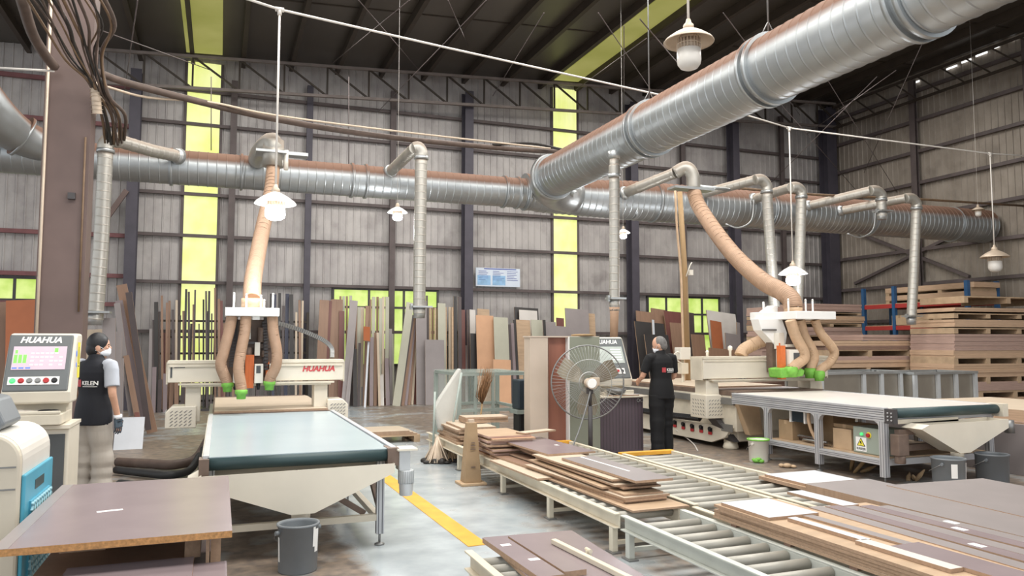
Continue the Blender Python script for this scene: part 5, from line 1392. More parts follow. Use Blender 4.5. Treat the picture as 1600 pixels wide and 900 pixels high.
for i in range(4):
    plank('%s board under the narrow mauve boards beside the long stack' % ORD[i], (4.33, 3.5, ZC+.0+.0235*i), 2.1, .60, .0225, 0, 'tan', 'edge', 'boards under the narrow mauve boards')
plank('lone mauve board bottom right on the long stack, nearest', (3.75, 2.95, ztop+.0), .9, .22, .02, .02, 'mauve')
plank('white panel lying on the right conveyor near the table leg', (5.20, 5.77, ZC+.032), .54, .60, .022, 0, 'white')
plank('tan sheet under the white panel near the table leg', (5.18, 5.72, ZC), .74, .62, .031, 0, 'tan')
for i in range(4):
    plank('%s sheet in the grey pile along the right conveyor' % ORD[i], (5.22, 4.4, ZC+.0+.016*i), 2.1, .72, .0155, .0, 'grey' if i == 3 else 'tan', 'edge', 'sheets of the grey pile on the right conveyor')
plank('small white board lying between the long stack and the grey pile', (4.36, 4.72, ZC+.095), .58, .15, .022, .02, 'white')
plank('big grey-mauve panel lying at the right bottom corner', (5.95, 4.0, .36), 2.2, 1.1, .02, -.05, 'grey')
t = thing('timber_skid', 'timber skid on the floor under the big grey-mauve panel', 'skid', (6.1, 4, 0))
for x in (5.7, 6.3): part('beam', MB().box(x-.05, x+.05, 3.0, 5.0, 0, .358), M['pallet'], t)

# ================================================================== MIDDLE GROUND BETWEEN FAN AND FLOOR
t = thing('steel_crate', 'open green grey steel frame crate with sheet top behind the board piles', 'crate', (3.9, 11.4, 0))
xs, ys, H = (3.36, 4.44), (11.0, 12.3), 1.14
for x in xs:
    for y in ys: part('post', MB().box(x-.03, x+.03, y-.03, y+.03, 0, H), M['cage_green'], t)
for z, nm in ((H, 'top_rail'), (.60, 'mid_rail'), (.12, 'low_rail')):
    for y in ys: part(nm, MB().box(xs[0], xs[1], y-.022, y+.022, z-.022, z+.022), M['cage_green'], t)
    for x in xs: part(nm, MB().box(x-.022, x+.022, ys[0], ys[1], z-.022, z+.022), M['cage_green'], t)
for x in (3.62, 3.9): part('slat', MB().box(x-.02, x+.02, ys[0]-.02, ys[0]+.02, .12, H), M['cage_green'], t)
part('top_sheet', MB().box(xs[0]-.04, xs[1]+.04, ys[0]-.04, ys[1]+.04, H+.022, H+.034), M['glass_green'], t, label='thin pale green top sheet')
part('rear_sheet', MB().box(xs[0]+.03, xs[1]-.03, ys[1]-.01, ys[1], .12, H-.02), M['glass_green'], t)
t = thing('plastic_tub', 'dark navy plastic tub standing inside the steel crate', 'tub', (4.45, 10.9, 0))
part('upper_box', MB().box(4.20, 4.72, 10.7, 10.98, .62, 1.06), M['navy_plastic'], t, bev=.02)
part('lower_box', MB().box(4.22, 4.70, 10.7, 10.98, .0, .55), M['black'], t, bev=.02)
part('lid', MB().box(4.17, 4.75, 10.68, 11.0, .55, .61), M['cage_green'], t)
t = thing('twig_broom', 'broom of brown twigs standing head up against the steel crate', 'broom', (3.66, 10.88, 0))
part('handle', MB().cyl((3.60, 10.86, .0), (3.72, 10.93, .85), .014, seg=8), M['wood_pole'], t)
b = MB(); random.seed(9)
for i in range(46):
    a = random.uniform(0, 2*PI); r = random.uniform(.02, .11)
    p0_ = Vector((3.70, 10.91, .70)); p1_ = Vector((3.70+r*math.cos(a), 10.91+.5*r*math.sin(a), .86+random.uniform(-.05, .05))); p2_ = Vector((3.80+1.0*r*math.cos(a)*1.1, 10.94+.5*r*math.sin(a), 1.18+random.uniform(-.14, .08)))
    b.tube([p0_, p1_, p2_], [.006, .006, .003], 5)
part('twigs', b, M['twig'], t)
# mop stand and white bag
t = thing('mop_stand', 'two thin poles standing in dirty mop heads on the floor', 'mop stand', (2.95, 10.2, 0))
part('pole', MB().cyl((2.74, 10.15, .05), (2.76, 10.15, .95), .016, seg=8), M['cage_green'], t)
part('pole', MB().tube([(2.98, 10.2, .05), (3.05, 10.2, .6), (3.16, 10.22, 1.2)], .018, 8), M['cage_green'], t)
for i, (x, y, m) in enumerate(((2.80, 10.15, 'bag_white'), (3.0, 10.2, 'cardboard_pale'))):
    b = MB(); random.seed(50+i)
    for k in range(34):
        a = 2*PI*k/34; r = random.uniform(.10, .2)
        b.tube([(x, y, .34), (x+.4*r*math.cos(a), y+.4*r*math.sin(a), .2), (x+.8*r*math.cos(a), y+.8*r*math.sin(a), .06), (x+r*math.cos(a), y+r*math.sin(a), .014)], .014, 5)
    part('mop_head', b, M['cardboard_pale' if i else 'lamp_metal'], t)
b = MB(); random.seed(4)
for k in range(40):
    a = random.uniform(0, 2*PI); r = random.uniform(.02, .34); b.ball((2.92+r*math.cos(a), 10.12+.5*r*math.sin(a), .02), (.06, .05, random.uniform(.02, .06)), 7, 5)
solo('dirt_heap', 'dark heap of sweepings around the mop heads', 'dirt', b, M['cable'], kind='stuff')
b = MB(); pr = [(2.80, .72), (2.86, .84), (3.15, 1.26), (3.19, 1.24), (3.12, .60), (3.02, .34), (2.86, .42)]
b.prism([(x, 10.30, z) for x, z in pr], (0, .10, 0)); 
solo('white_bag', 'white cloth bag hanging between the mop poles', 'bag', b, M['bag_white'], bev=.035)
# cardboard post sign
t = thing('cardboard_post', 'tapered cardboard warning post standing on the floor beside the left conveyor', 'floor sign', (2.73, 8.45, 0))
part('shaft', MB().hexa([(2.63, 8.36, .03), (2.83, 8.36, .03), (2.83, 8.54, .03), (2.63, 8.54, .03), (2.675, 8.40, .70), (2.785, 8.40, .70), (2.785, 8.50, .70), (2.675, 8.50, .70)]), M['cardboard'], t, bev=.004)
part('base_plate', MB().box(2.58, 2.88, 8.31, 8.59, 0, .03), M['cardboard_pale'], t, bev=.006)
part('top_cap', MB().box(2.70, 2.76, 8.42, 8.48, .70, .735), M['lamp_metal'], t)
b = MB()
for z, w in ((.44, .05), (.40, .06), (.47, .04), (.20, .05)): b.box(2.73-w/2, 2.73+w/2, 8.384-.03*(.7-z)/.67-.006, 8.384-.03*(.7-z)/.67, z, z+.012)
part('print_marks', b, M['steel_brown'], t)
# low pallet behind
def pallet(label, x0, x1, y0, y1, z, h=.12, rz=0, group='wooden pallets'):
    t = thing('pallet', label, 'pallet', ((x0+x1)/2, (y0+y1)/2, z), rz, group)
    w, d = (x1-x0)/2, (y1-y0)/2
    for i in range(6):
        y = -d+(2*d-.1)*i/5; lpart('deck_board', MB().box(-w, w, y, y+.1, h-.022, h), M['pallet'], t)
    for x in (-w, -.05, w-.1):
        for y in (-d, -.05, d-.1): lpart('block', MB().box(x, x+.1, y, y+.1, .02, h-.022), M['pallet'], t)
        lpart('runner', MB().box(x, x+.1, -d, d, 0, .02), M['pallet'], t)
    return t
pallet('low wooden pallet on the floor behind the mop stand', 1.75, 3.1, 12.3, 13.2, 0)
for i in range(3):
    slab('wooden_board', '%s board up on the low pallet behind the mop stand' % ORD[i], 'board', 1.8+.05*i, 3.05-.06*i, 12.32, 13.1, .121+.022*i, .142+.022*i, 'beige', 'edge', 'boards on the low pallet')
for i, (x, y) in enumerate(((2.15, 11.3), (2.25, 11.15))):
    plank('%s narrow offcut on the floor right of the left router' % ('far' if i == 0 else 'near'), (x, y, 0.0), .9, .10, .05, -.5, 'pale' if i else 'beige')
# hoses on the floor behind the left man
for i, (pts, r, m, lab) in enumerate((([(-1.0, 9.6, .05), (-.75, 9.3, .06), (-.45, 9.2, .06), (-.2, 9.4, .08), (-.12, 9.7, .25)], .05, 'rubber', 'thick black hose snaking on the floor beside the left man'),
                                      ([(-1.2, 11.2, .07), (-.8, 10.9, .07), (-.5, 10.7, .07), (-.25, 10.8, .12), (-.1, 11.0, .35)], .06, 'cable_brown', 'thick brown hose on the floor under the left router'),
                                      ([(-1.15, 10.6, .06), (-.8, 10.2, .06), (-.5, 9.95, .06), (-.3, 10.2, .07), (-.2, 10.5, .2)], .045, 'rubber', 'second black hose on the floor behind the left man'),
                                      ([(-.3, 8.6, .04), (-.2, 8.9, .05), (-.16, 9.3, .12), (-.14, 9.6, .4)], .04, 'rubber', 'black hose rising beside the left belt table leg'))):
    solo('floor_hose', lab, 'hose', MB().tube(pts, r, 10, smooth=6), M[m])
o = solo('white_board', 'white marbled board leaning low behind the left man', 'board', MB().hexa([(-1.46, 13.0, 0), (-1.06, 13.0, 0), (-1.06, 13.03, 0), (-1.46, 13.03, 0), (-1.46, 13.25, .46), (-1.06, 13.25, .46), (-1.06, 13.28, .46), (-1.46, 13.28, .46)]), BOARD['white'])

solo('floor_cable', 'thin pale cable slanting from the right router base to the floor', 'cable', MB().tube([atx(1056, 672, 7.17), gz(1070, 682, .06), gz(1084, 694, .012), gz(1090, 704, .012)], .010, 6, smooth=5), M['conduit_pvc'])
solo('floor_cable', 'thin black cable winding on the floor beside the left man', 'cable', MB().tube([(-1.0, 8.9, .012), (-.8, 8.6, .012), (-.6, 8.7, .012), (-.4, 8.5, .012), (-.2, 8.55, .012)], .012, 6, smooth=6), M['rubber'])
# ================================================================== BOARDS LEANING ON THE BACK WALL
def lean(label, xb, xt, yt, w, face, Yb=19.75, Yt=20.45, th=.022, group=None, yb=None, edge='edge', name='leaning_board', twist=0.):
    """xb: pixel column of the foot, (xt, yt): pixel of the top; w: width in metres"""
    top = at(xt, yt, Yt)
    if yb is None:
        bot = at(xb, 632, Yb); bot.z = 0.
    else:
        bot = at(xb, yb, Yb); bot.z = max(0., bot.z)
    u = top-bot; L = u.length; u.normalize()
    x = Vector((math.cos(twist), math.sin(twist), 0)); x = (x-u*x.dot(u)).normalized(); n = x.cross(u)
    b = MB(); hx, hz = w/2, th/2
    b.hexa([(-hx, -hz, 0), (hx, -hz, 0), (hx, hz, 0), (-hx, hz, 0), (-hx, -hz, L), (hx, -hz, L), (hx, hz, L), (-hx, hz, L)])
    b.m = [1, 1, 0, 1, 0, 1]
    o = bpy.data.objects.new(name, b.mesh(name, [BOARD[face], M[edge]])); COL.objects.link(o)
    y = u.cross(x)
    o.matrix_world = Matrix(((x.x, y.x, u.x, bot.x), (x.y, y.y, u.y, bot.y), (x.z, y.z, u.z, bot.z), (0, 0, 0, 1)))
    return tag(o, label, 'board', group)
def stripset(what, where, group, rows, Yb=19.8, Yt=20.4, jitter=True):
    rows = sorted(rows, key=lambda r: r[1])
    for i, r in enumerate(rows):
        xb, xt, yt, w, face = r[:5]
        lean('%s %s, %s from the left %s' % (r[5] if len(r) > 5 else face, what, ORD[i], where), xb, xt, yt, w, face, Yb+.04*(i % 4), Yt+.04*(i % 4), group=group, th=.02 if w > .1 else .026)
random.seed(77)
# long planks behind the left man
for i, (xb, yb, xt, yt, w, f) in enumerate(((238, 676, 190, 445, .17, 'brown'), (224, 668, 186, 470, .12, 'mauve'), (206, 650, 183, 474, .10, 'grey'), (232, 672, 201, 457, .10, 'dark'), (215, 655, 197, 556, .09, 'brown'), (215, 655, 212, 630, .07, 'redwood'))):
    lean('%s plank from the left leaning steeply behind the left man' % ORD[i], xb, xt, yt, w, f, 14.9-.1*i, 15.25-.1*i, .045, 'planks behind the left man', yb)
for i, (a, c, yt) in enumerate(((160, 181, 497), (178, 191, 518), (184, 194, 560), (124, 163, 515))):
    lo, hi = at(a, 600, 13.3), at(c, 600, 13.3)
    lean('%s grey upright panel from the left beside the head of the left man' % ['second', 'third', 'fourth', 'first'][i], (a+c)/2, (a+c)/2, yt, hi.x-lo.x, 'grey' if i != 3 else 'beige', 13.2+.12*i, 13.5+.12*i, .02, 'grey panels by the pillar')
lean('orange brown panel leaning behind the left console', 34, 33, 469, .40, 'orange', 13.5, 13.9, group=None)
lean('dark brown panel leaning at the left edge behind the console', 2, 2, 472, .45, 'brown', 13.7, 14.1)
lean('narrow pale panel beside the pillar behind the console', 74, 73, 484, .10, 'beige', 13.4, 13.8)
# steel rack with slim strips
rk = thing('strip_rack', 'dark steel rack of horizontal bars behind the left router', 'rack', (-.1, 20.2, 0))
xa, xc = at(238, 600, 20.0).x, at(482, 600, 20.0).x
for z in (.18, 1.35, 1.75, 2.15): part('rail', MB().box(xa, xc, 20.46, 20.50, z-.025, z+.025), M['steel_purlin'], rk)
part('shelf', MB().box(xa, xc, 19.6, 20.5, .0, .05), M['steel_dark'], rk)
for f_ in (0, .33, .66, 1): part('upright', MB().box(xa+(xc-xa)*f_-.03, xa+(xc-xa)*f_+.03, 20.44, 20.52, .05, 2.4), M['steel_purlin'], rk)
tops = [(236, 514, 'grey', .07), (240, 500, 'dark', .05), (244, 472, 'darkest', .09), (249, 487, 'dark', .06), (253, 462, 'brown', .05), (258, 520, 'redwood', .12), (261, 473, 'brown', .05), (265, 470, 'brown', .05), (270, 484, 'dark', .06), (273, 521, 'mauve', .09), (276, 469, 'beige', .05), (281, 493, 'dark', .06), (287, 486, 'brown', .06),
        (291, 452, 'darkest', .05), (295, 456, 'dark', .05), (299, 506, 'dark', .05), (302, 476, 'brown', .035), (305, 453, 'dark', .04), (311, 506, 'dark', .03), (318, 468, 'darkest', .04), (322, 455, 'dark', .045), (327, 455, 'darkest', .05), (331, 490, 'dark', .035), (336, 450, 'brown', .045), (342, 467, 'brown', .06), (346, 470, 'redwood', .06), (350, 505, 'brown', .05),
        (357, 498, 'dark', .06), (365, 480, 'brown', .06), (404, 480, 'dark', .06), (414, 470, 'dark', .06), (424, 459, 'darkest', .07), (430, 460, 'navy', .06), (437, 458, 'darkest', .07), (443, 478, 'dark', .06), (449, 459, 'navy', .09), (455, 460, 'darkest', .10), (463, 488, 'beige', .05), (468, 469, 'brown', .06), (473, 470, 'beige', .05)]
stripset('strip', 'in the steel rack behind the left router', 'strips in the steel rack', [(x-random.uniform(-2, 4), x, y, w, f, {'darkest': 'black'}.get(f, f)) for x, y, f, w in tops])
# low strips in front of the rack
stripset('short strip', 'in front of the steel rack under the gantry', 'short strips before the rack', [(240+9*i, 241+9*i+random.uniform(-2, 2), 585+random.uniform(-14, 10), .09, random.choice(('dark', 'brown', 'darkest', 'mauve'))) for i in range(7)], 19.5, 19.6)
# brown boards and everything around the left window
stripset('board', 'in the brown set left of the window', 'brown boards left of the window', [(499, 507, 469, .24, 'brown'), (506, 515, 470, .12, 'redwood'), (517, 521, 468, .14, 'brown'), (524, 528, 468, .26, 'brown'), (532, 534, 486, .13, 'redwood')], 19.6, 20.3)
stripset('slat', 'behind the slanting grey plank by the window', 'slats behind the grey plank', [(531, 532, 463, .05, 'brown'), (536, 537, 463, .06, 'sage'), (541, 542, 463, .05, 'brown'), (547, 548, 462, .07, 'sage'), (551, 552, 520, .14, 'dark'), (559, 559, 520, .12, 'darkest')], 19.9, 20.5)
lean('slanting grey plank, tallest in front of the left window frame', 539, 553, 470, .20, 'grey', 19.3, 20.2, .03)
lean('thin grey strip leaning before the slanting grey plank', 540, 549, 560, .05, 'grey', 19.2, 19.5, .02)
stripset('strip', 'in front of the left sunlit window', 'strips before the left window', [(556, 557, 480, .04, 'brown'), (560, 561, 480, .09, 'sage'), (563, 566, 480, .12, 'beige'), (570, 574, 478, .10, 'brown'), (577, 579, 468, .05, 'brown'), (582, 584, 464, .09, 'sage'), (588, 590, 464, .06, 'brown'), (593, 595, 466, .08, 'sage'), (598, 599, 464, .06, 'beige'), (604, 605, 464, .10, 'sage'), (566, 565, 520, .06, 'grey'), (601, 600, 545, .12, 'redwood'), (611, 610, 514, .08, 'grey'), (615, 613, 522, .06, 'sage')], 19.75, 20.4)
lean('short orange board among the strips at the left window', 573, 573, 511, .17, 'orange', 19.7, 20.2, yb=533)
lean('thin white strip leaning before the left window', 570, 576, 532, .05, 'white', 19.2, 19.8, .02)
stripset('long strip', 'in the lower row before the left window', 'lower strips before the left window', [(560, 562, 536, .07, 'dark'), (580, 581, 527, .09, 'mauve'), (586, 587, 520, .08, 'brown'), (593, 590, 520, .06, 'beige'), (597, 596, 585, .1, 'pale'), (606, 604, 560, .1, 'mauve'), (555, 554, 545, .1, 'darkest')], 19.5, 19.9)
for i, (xb, xt, yt, w, f) in enumerate(((619, 641, 473, .20, 'sage'), (624, 645, 492, .07, 'dark'), (629, 647, 495, .08, 'brown'), (634, 649, 497, .07, 'mauve'), (639, 650, 498, .08, 'brown'), (644, 652, 500, .06, 'beige'), (648, 653, 503, .05, 'redwood'))):
    lean('%s board from the left leaning rightward against the tall grey panel' % ORD[i], xb, xt, yt, w, f, 19.3+.06*i, 19.9+.05*i, .025, 'boards leaning rightward')
lean('tall grey mauve panel under the second drop pipe', 659, 658, 470, .29, 'grey', 19.5, 19.9)
lean('lower grey mauve panel right of the tall grey panel', 680, 679, 531, .52, 'grey', 19.3, 19.6)
stripset('tan strip', 'showing above the lower grey panel', 'tan strips above the grey panel', [(668, 668, 480, .07, 'dark'), (672, 672, 480, .06, 'tan'), (676, 676, 481, .06, 'brown'), (680, 680, 481, .05, 'tan'), (685, 685, 482, .08, 'brown'), (667, 667, 462, .05, 'dark')], 19.7, 20.3)
stripset('upright board', 'between the grey panel and the dark boards', 'upright boards by the column', [(691, 690, 474, .22, 'sage'), (697, 696, 480, .06, 'tan'), (700, 700, 541, .07, 'darkest'), (703, 703, 480, .08, 'beige'), (707, 707, 480, .05, 'tan'), (712, 711, 463, .09, 'darkest'), (719, 718, 464, .10, 'dark'), (724, 723, 484, .13, 'redwood'), (729, 728, 540, .07, 'grey'), (733, 731, 484, .06, 'dark')], 19.6, 20.3)
lean('narrow pale grey board left of the peach panel', 740, 738, 484, .17, 'pale', 19.8, 20.4)
lean('narrow black board left of the peach panel', 741, 740, 521, .19, 'darkest', 19.5, 19.8)
lean('tan panel peeping over the peach panel', 757, 755, 483, .36, 'tan', 19.9, 20.5)
lean('large peach panel standing behind the steel crate', 761, 757, 493, .50, 'peach', 19.3, 19.8)
lean('sage panel with hanging string beside the peach panel', 787, 782, 496, .42, 'sage', 19.1, 19.7)
lean('low peach offcut in front of the sage panel', 785, 784, 562, .5, 'peach', 18.9, 19.1)
for i, (xb, xt, yt, w, f) in enumerate(((800, 796, 507, .08, 'dark'), (806, 800, 505, .09, 'mauve'), (812, 803, 500, .07, 'darkest'), (816, 808, 528, .06, 'brown'))):
    lean('%s dark strip from the left leaning right of the sage panel' % ORD[i], xb, xt, yt, w, f, 19.2+.1*i, 19.8+.1*i, group='dark strips right of the sage panel')
lean('tall panel with black frame, highest left of the yellow strip', 828, 822, 481, .75, 'darkest', 19.9, 20.5)
lean('pale inset of the black framed panel', 830, 825, 485, .56, 'pale', 19.8, 20.38)
lean('tan panel before the black framed panel', 824, 817, 500, .42, 'tan', 19.5, 20.0)
lean('sage grey panel before the black framed panel', 846, 838, 500, .34, 'sage', 19.45, 19.95)
lean('black bar slanting across the sage grey panel', 856, 850, 500, .08, 'darkest', 19.2, 19.7)
lean('grey panel behind the carcass top', 866, 860, 503, .32, 'grey', 19.4, 19.9)
lean('small red-brown board left of the tall grey panel by the yellow strip', 878, 875, 497, .24, 'redwood', 19.8, 20.3)
lean('large grey panel standing right of the yellow strip', 908, 901, 483, .76, 'grey', 19.7, 20.3)
lean('lower grey panel beside the large grey panel', 880, 876, 510, .36, 'grey', 19.4, 19.9)
lean('tan edge board behind the large grey panel', 928, 922, 490, .30, 'tan', 19.9, 20.4)
# panels behind the right man
for lab, xb, xt, yt, w, f, Yb, Yt in (
    ('brown panel top left behind the right man', 1015, 1006, 487, .55, 'brown', 19.6, 20.3), ('tan-brown panel second from left behind the right man', 1035, 1028, 483, .50, 'brown', 19.7, 20.4),
    ('large black panel leaning directly behind the right man', 1030, 1014, 504, .95, 'darkest', 18.2, 19.0), ('dark red panel right of the black panel', 1068, 1050, 487, .60, 'redwood', 19.3, 20.2),
    ('dark panel low behind the head of the right man', 1040, 1025, 523, .75, 'darkest', 17.6, 18.1), ('brown panel behind the cable pole', 1072, 1058, 505, .50, 'brown', 18.8, 19.5),
    ('thin white strip across the black panel', 1026, 1020, 500, .07, 'white', 18.0, 18.7), ('dark panel right of the cable pole', 1080, 1074, 488, .45, 'dark', 19.7, 20.3),
    ('brown-grey panel low right of the cable pole', 1100, 1090, 523, .45, 'brown', 18.6, 19.0), ('large pale grey panel behind the right gantry', 1143, 1126, 488, 1.05, 'pale', 18.9, 19.8),
    ('orange-brown board leaning on the large pale grey panel', 1128, 1118, 502, .38, 'orange', 18.4, 19.2), ('grey board right of the large pale panel', 1158, 1153, 504, .12, 'grey', 18.8, 19.4),
    ('mauve panel low right of the orange-brown board', 1150, 1144, 522, .50, 'grey', 18.3, 18.8), ('brown panel low behind the right gantry end', 1135, 1128, 545, .9, 'brown', 17.9, 18.2)):
    lean(lab, xb, xt, yt, w, f, Yb, Yt, .03)
# small white apparatus beside the pole
t = thing('control_stand', 'small white control unit on a thin stand beside the cable pole', 'control unit', at(1070, 640, 11.9)*1.0)
t.location.z = 0
q = at(1066, 560, 11.9)
part('unit', MB().box(q.x-.10, q.x+.12, 11.8, 12.0, q.z-.02, q.z+.2), M['white_paint'], t, bev=.01)
part('unit', MB().box(q.x-.06, q.x+.08, 11.82, 11.98, q.z-.28, q.z-.08), M['cream_dirty'], t, bev=.01)
part('stand', MB().cyl((q.x, 11.9, 0), (q.x, 11.9, q.z), .02, seg=8).cyl((q.x+.05, 11.9, 0), (q.x+.02, 11.9, q.z), .012, seg=8), M['cream_dirty'], t)
part('cable', MB().tube([(q.x-.02, 11.85, q.z-.1), (q.x-.22, 11.85, q.z+.02), (q.x-.14, 11.85, q.z+.12), (q.x-.1, 11.85, q.z+.1)], .012, 6, smooth=5), M['white_paint'], t)

# ================================================================== PALLETS OF SHEETS AT THE RIGHT
def pack(label, px0, px1, ytop, ybot, Y, depth, m='edge_pack', rz=0., group='packs of sheets at the right', face='tan', name='sheet_pack', sheets=True):
    a, c = at(px0, ytop, Y), at(px1, ybot, Y)
    if ybot > 590 and ybot not in (611, 597): c.z = 0
    t = thing(name, label, 'board stack', ((a.x+c.x)/2, Y+depth/2, c.z), rz, group)
    w, h = (c.x-a.x)/2, a.z-c.z
    n = max(2, int(h/.05)); random.seed(int(px0*7+ytop*3))
    z = 0
    for i in range(n):
        th = h/n; dx, dy = random.uniform(-.02, .02), random.uniform(-.02, .015)
        b = MB(); b.hexa([(-w+dx, -depth/2+dy, z+.001), (w+dx, -depth/2+dy, z+.001), (w+dx, depth/2+dy, z+.001), (-w+dx, depth/2+dy, z+.001), (-w+dx, -depth/2+dy, z+th), (w+dx, -depth/2+dy, z+th), (w+dx, depth/2+dy, z+th), (-w+dx, depth/2+dy, z+th)])
        b.m = [0, 0, 1, 1, 1, 1]
        lpart('sheet_layer', b, [BOARD[face], M[m]], t); z += th
    return t
def ppallet(label, px0, px1, ytop, ybot, Y, depth, nb=3, rz=0.):
    a, c = at(px0, ytop, Y), at(px1, ybot, Y)
    t = thing('pallet', label, 'pallet', ((a.x+c.x)/2, Y+depth/2, c.z), rz, 'pallets between the sheet packs')
    w, h = (c.x-a.x)/2, a.z-c.z
    lpart('deck', MB().box(-w, w, -depth/2, depth/2, h*.8, h), M['pallet'], t)
    for i in range(nb):
        x = -w+(2*w-.12)*i/(nb-1)
        lpart('block', MB().box(x, x+.12, -depth/2, depth/2, 0, h*.8), M['pallet'], t)
    return t
# left group behind the right router hood (Y about 16)
def group_stack(where, px0, px1, rows, Y, depth, rz=0., ms=('edge_pack',)):
    """rows from the top: ('p', y0, y1) sheets, ('g', y0, y1) pallet"""
    ip = ig = 0
    for k, (kind, y0, y1, *xx) in enumerate(rows):
        a, c = xx if xx else (px0, px1)
        if kind == 'p':
            pack('%s pack of sheets from the top %s' % (ORD[ip].capitalize(), where), a, c, y0, y1, Y, depth, ms[ip % len(ms)], rz, 'sheet packs '+where); ip += 1
        else:
            ppallet('%s pallet from the top %s' % (ORD[ig].capitalize(), where), a, c, y0, y1, Y, depth, 4 if c-a > 130 else 3, rz); ig += 1
group_stack('left of the right router hood', 1190, 1250, [('p', 480, 494), ('g', 494, 500), ('p', 500, 508), ('g', 508, 517), ('p', 517, 526), ('g', 526, 534), ('p', 534, 545), ('p', 545.5, 558), ('g', 558, 570), ('p', 570, 600)], 16.0, .6, 0, ('edge_pink', 'edge_dark'))
group_stack('right of the right router hood', 1252, 1346, [('p', 474, 488), ('g', 488, 493), ('p', 493, 505, 1252, 1351), ('g', 505, 511), ('p', 511, 524, 1252, 1347), ('g', 524, 533), ('p', 533, 548), ('g', 548, 556), ('p', 556, 600)], 16.0, 1.3, 0, ('edge_pink', 'edge_pack'))
group_stack('behind the galvanized crates', 1275, 1493, [('p', 523, 532, 1348, 1493), ('p', 532.5, 540, 1285, 1493), ('p', 540.5, 546, 1290, 1486), ('g', 546, 557, 1290, 1486), ('p', 557, 563, 1284, 1490), ('p', 563.5, 572, 1290, 1480), ('g', 572, 586, 1290, 1480), ('p', 586, 622, 1290, 1480)], 14.0, 1.25, 0, ('edge_pink', 'edge_pack', 'edge_dark'))
group_stack('at the right picture edge', 1497, 1640, [('g', 462, 476, 1512, 1640), ('p', 480, 489), ('g', 489, 499), ('p', 499, 512), ('g', 512, 522), ('p', 522, 547), ('p', 547.5, 558), ('g', 558, 569), ('p', 569, 587), ('g', 587, 597), ('p', 597, 611, 1530, 1640), ('g', 611, 622, 1535, 1640), ('p', 622, 655, 1545, 1640)], 12.6, 1.25, -.05, ('edge_pack', 'edge_pack', 'edge_pink'))
# pallet rack with red beams along the right wall
RX = 18.3
t = thing('pallet_rack', 'pallet rack with blue posts and red beams along the right wall', 'rack', (RX+.5, 16.5, 0))
ya, yb = atx(1350, 480, RX).y, atx(1512, 475, RX).y
for z in (atx(1400, 478, RX).z, atx(1370, 513, RX).z):
    for x in (RX, RX+1.1): part('beam', MB().box(x-.03, x+.03, yb, ya, z-.06, z+.06), M['rack_red'], t)
    part('deck', MB().box(RX, RX+1.1, yb, ya, z+.06, z+.08), M['pallet'], t)
for y in (yb+.0, (ya+yb)/2+.6, ya):
    for x in (RX-.0, RX+1.1): part('post', MB().box(x-.05, x+.05, y-.05, y+.05, 0, 3.25), M['rack_blue'], t)
zt_, zb_ = atx(1450, 449, RX).z, atx(1450, 462, RX).z
def rpack(label, pxa, pxb, ytop, ybot, m='edge_pack', nm='sheet_pack', X=RX-.05, dep=1.2):
    a, c = atx(pxa, (ytop+ybot)/2, X), atx(pxb, (ytop+ybot)/2, X)
    zt2, zb2 = atx(pxb, ytop, X).z, atx(pxb, ybot, X).z
    tt = thing(nm, label, 'board stack', (X+dep/2, (a.y+c.y)/2, zb2), 0, 'packs on the pallet rack')
    d = abs(a.y-c.y)/2; n = max(1, int((zt2-zb2)/.06)); z = 0
    for i in range(n):
        th = (zt2-zb2)/n; b = MB().box(-dep/2, dep/2, -d, d, z+.001, z+th); b.m = [0, 0, 1, 1, 1, 1]; lpart('sheet_layer', b, [BOARD['tan'], M[m]], tt); z += th
    return tt
zr = atx(1400, 478, RX).z+.08
def rp(label, ya_, yb_, z0, z1, m, X=RX):
    tt = thing('sheet_pack', label, 'board stack', (X+.55, (ya_+yb_)/2, z0), 0, 'packs on the pallet rack')
    d = (ya_-yb_)/2; n = max(1, int((z1-z0)/.05)); z = 0
    for i in range(n):
        th = (z1-z0)/n; b = MB().box(-.48, .48, -d, d, z+.001, z+th); b.m = [0, 0, 1, 1, 1, 1]; lpart('sheet_layer', b, [BOARD['tan'], M[m]], tt); z += th
def rpal(label, ya_, yb_, z0, z1):
    tt = thing('pallet', label, 'pallet', (RX+.55, (ya_+yb_)/2, z0), 0, 'pallets on the rack')
    d = (ya_-yb_)/2
    lpart('deck', MB().box(-.47, .47, -d, d, (z1-z0)*.8, z1-z0), M['pallet'], tt)
    for i in range(4): lpart('block', MB().box(-.47, .47, -d+(2*d-.12)*i/3, -d+(2*d-.12)*i/3+.12, 0, (z1-z0)*.8), M['pallet'], tt)
yl, yr = ya-.75, yb-.05
rpal('lower pallet on the red rack beams', yl, yr, zr, zr+.09); rp('lower sheet pack on the red rack beams', yl, yr, zr+.09, zr+.22, 'edge_pack')
rpal('upper pallet on the rack top pack', yl, yr, zr+.22, zr+.31); rp('topmost sheet pack on the red rack', yl-.0, yr-.1, zr+.31, zr+.45, 'edge_pack')
zl = atx(1370, 513, RX).z+.08
for i, (fa, fb, m) in enumerate(((.70, .55, 'cardboard_pale'), (.5, .34, 'cardboard_pale'), (.30, .12, 'cardboard_pale'))):
    tt = thing('cardboard_box', '%s pale carton from the left on the lower rack level' % ORD[i], 'box', (RX+.4, ya+(yb-ya)*(1-(fa+fb)/2), zl), 0, 'cartons on the rack')
    y1_, y0_ = ya+(yb-ya)*(1-fa), ya+(yb-ya)*(1-fb)
    lo, hi = min(y0_, y1_), max(y0_, y1_); mid = (lo+hi)/2
    lpart('carton', MB().box(-.42, .4, lo-mid, hi-mid, 0, .28), M[m], tt); lpart('tape', MB().box(-.421, .401, -.03, .03, .2, .281), M['cardboard'], tt)
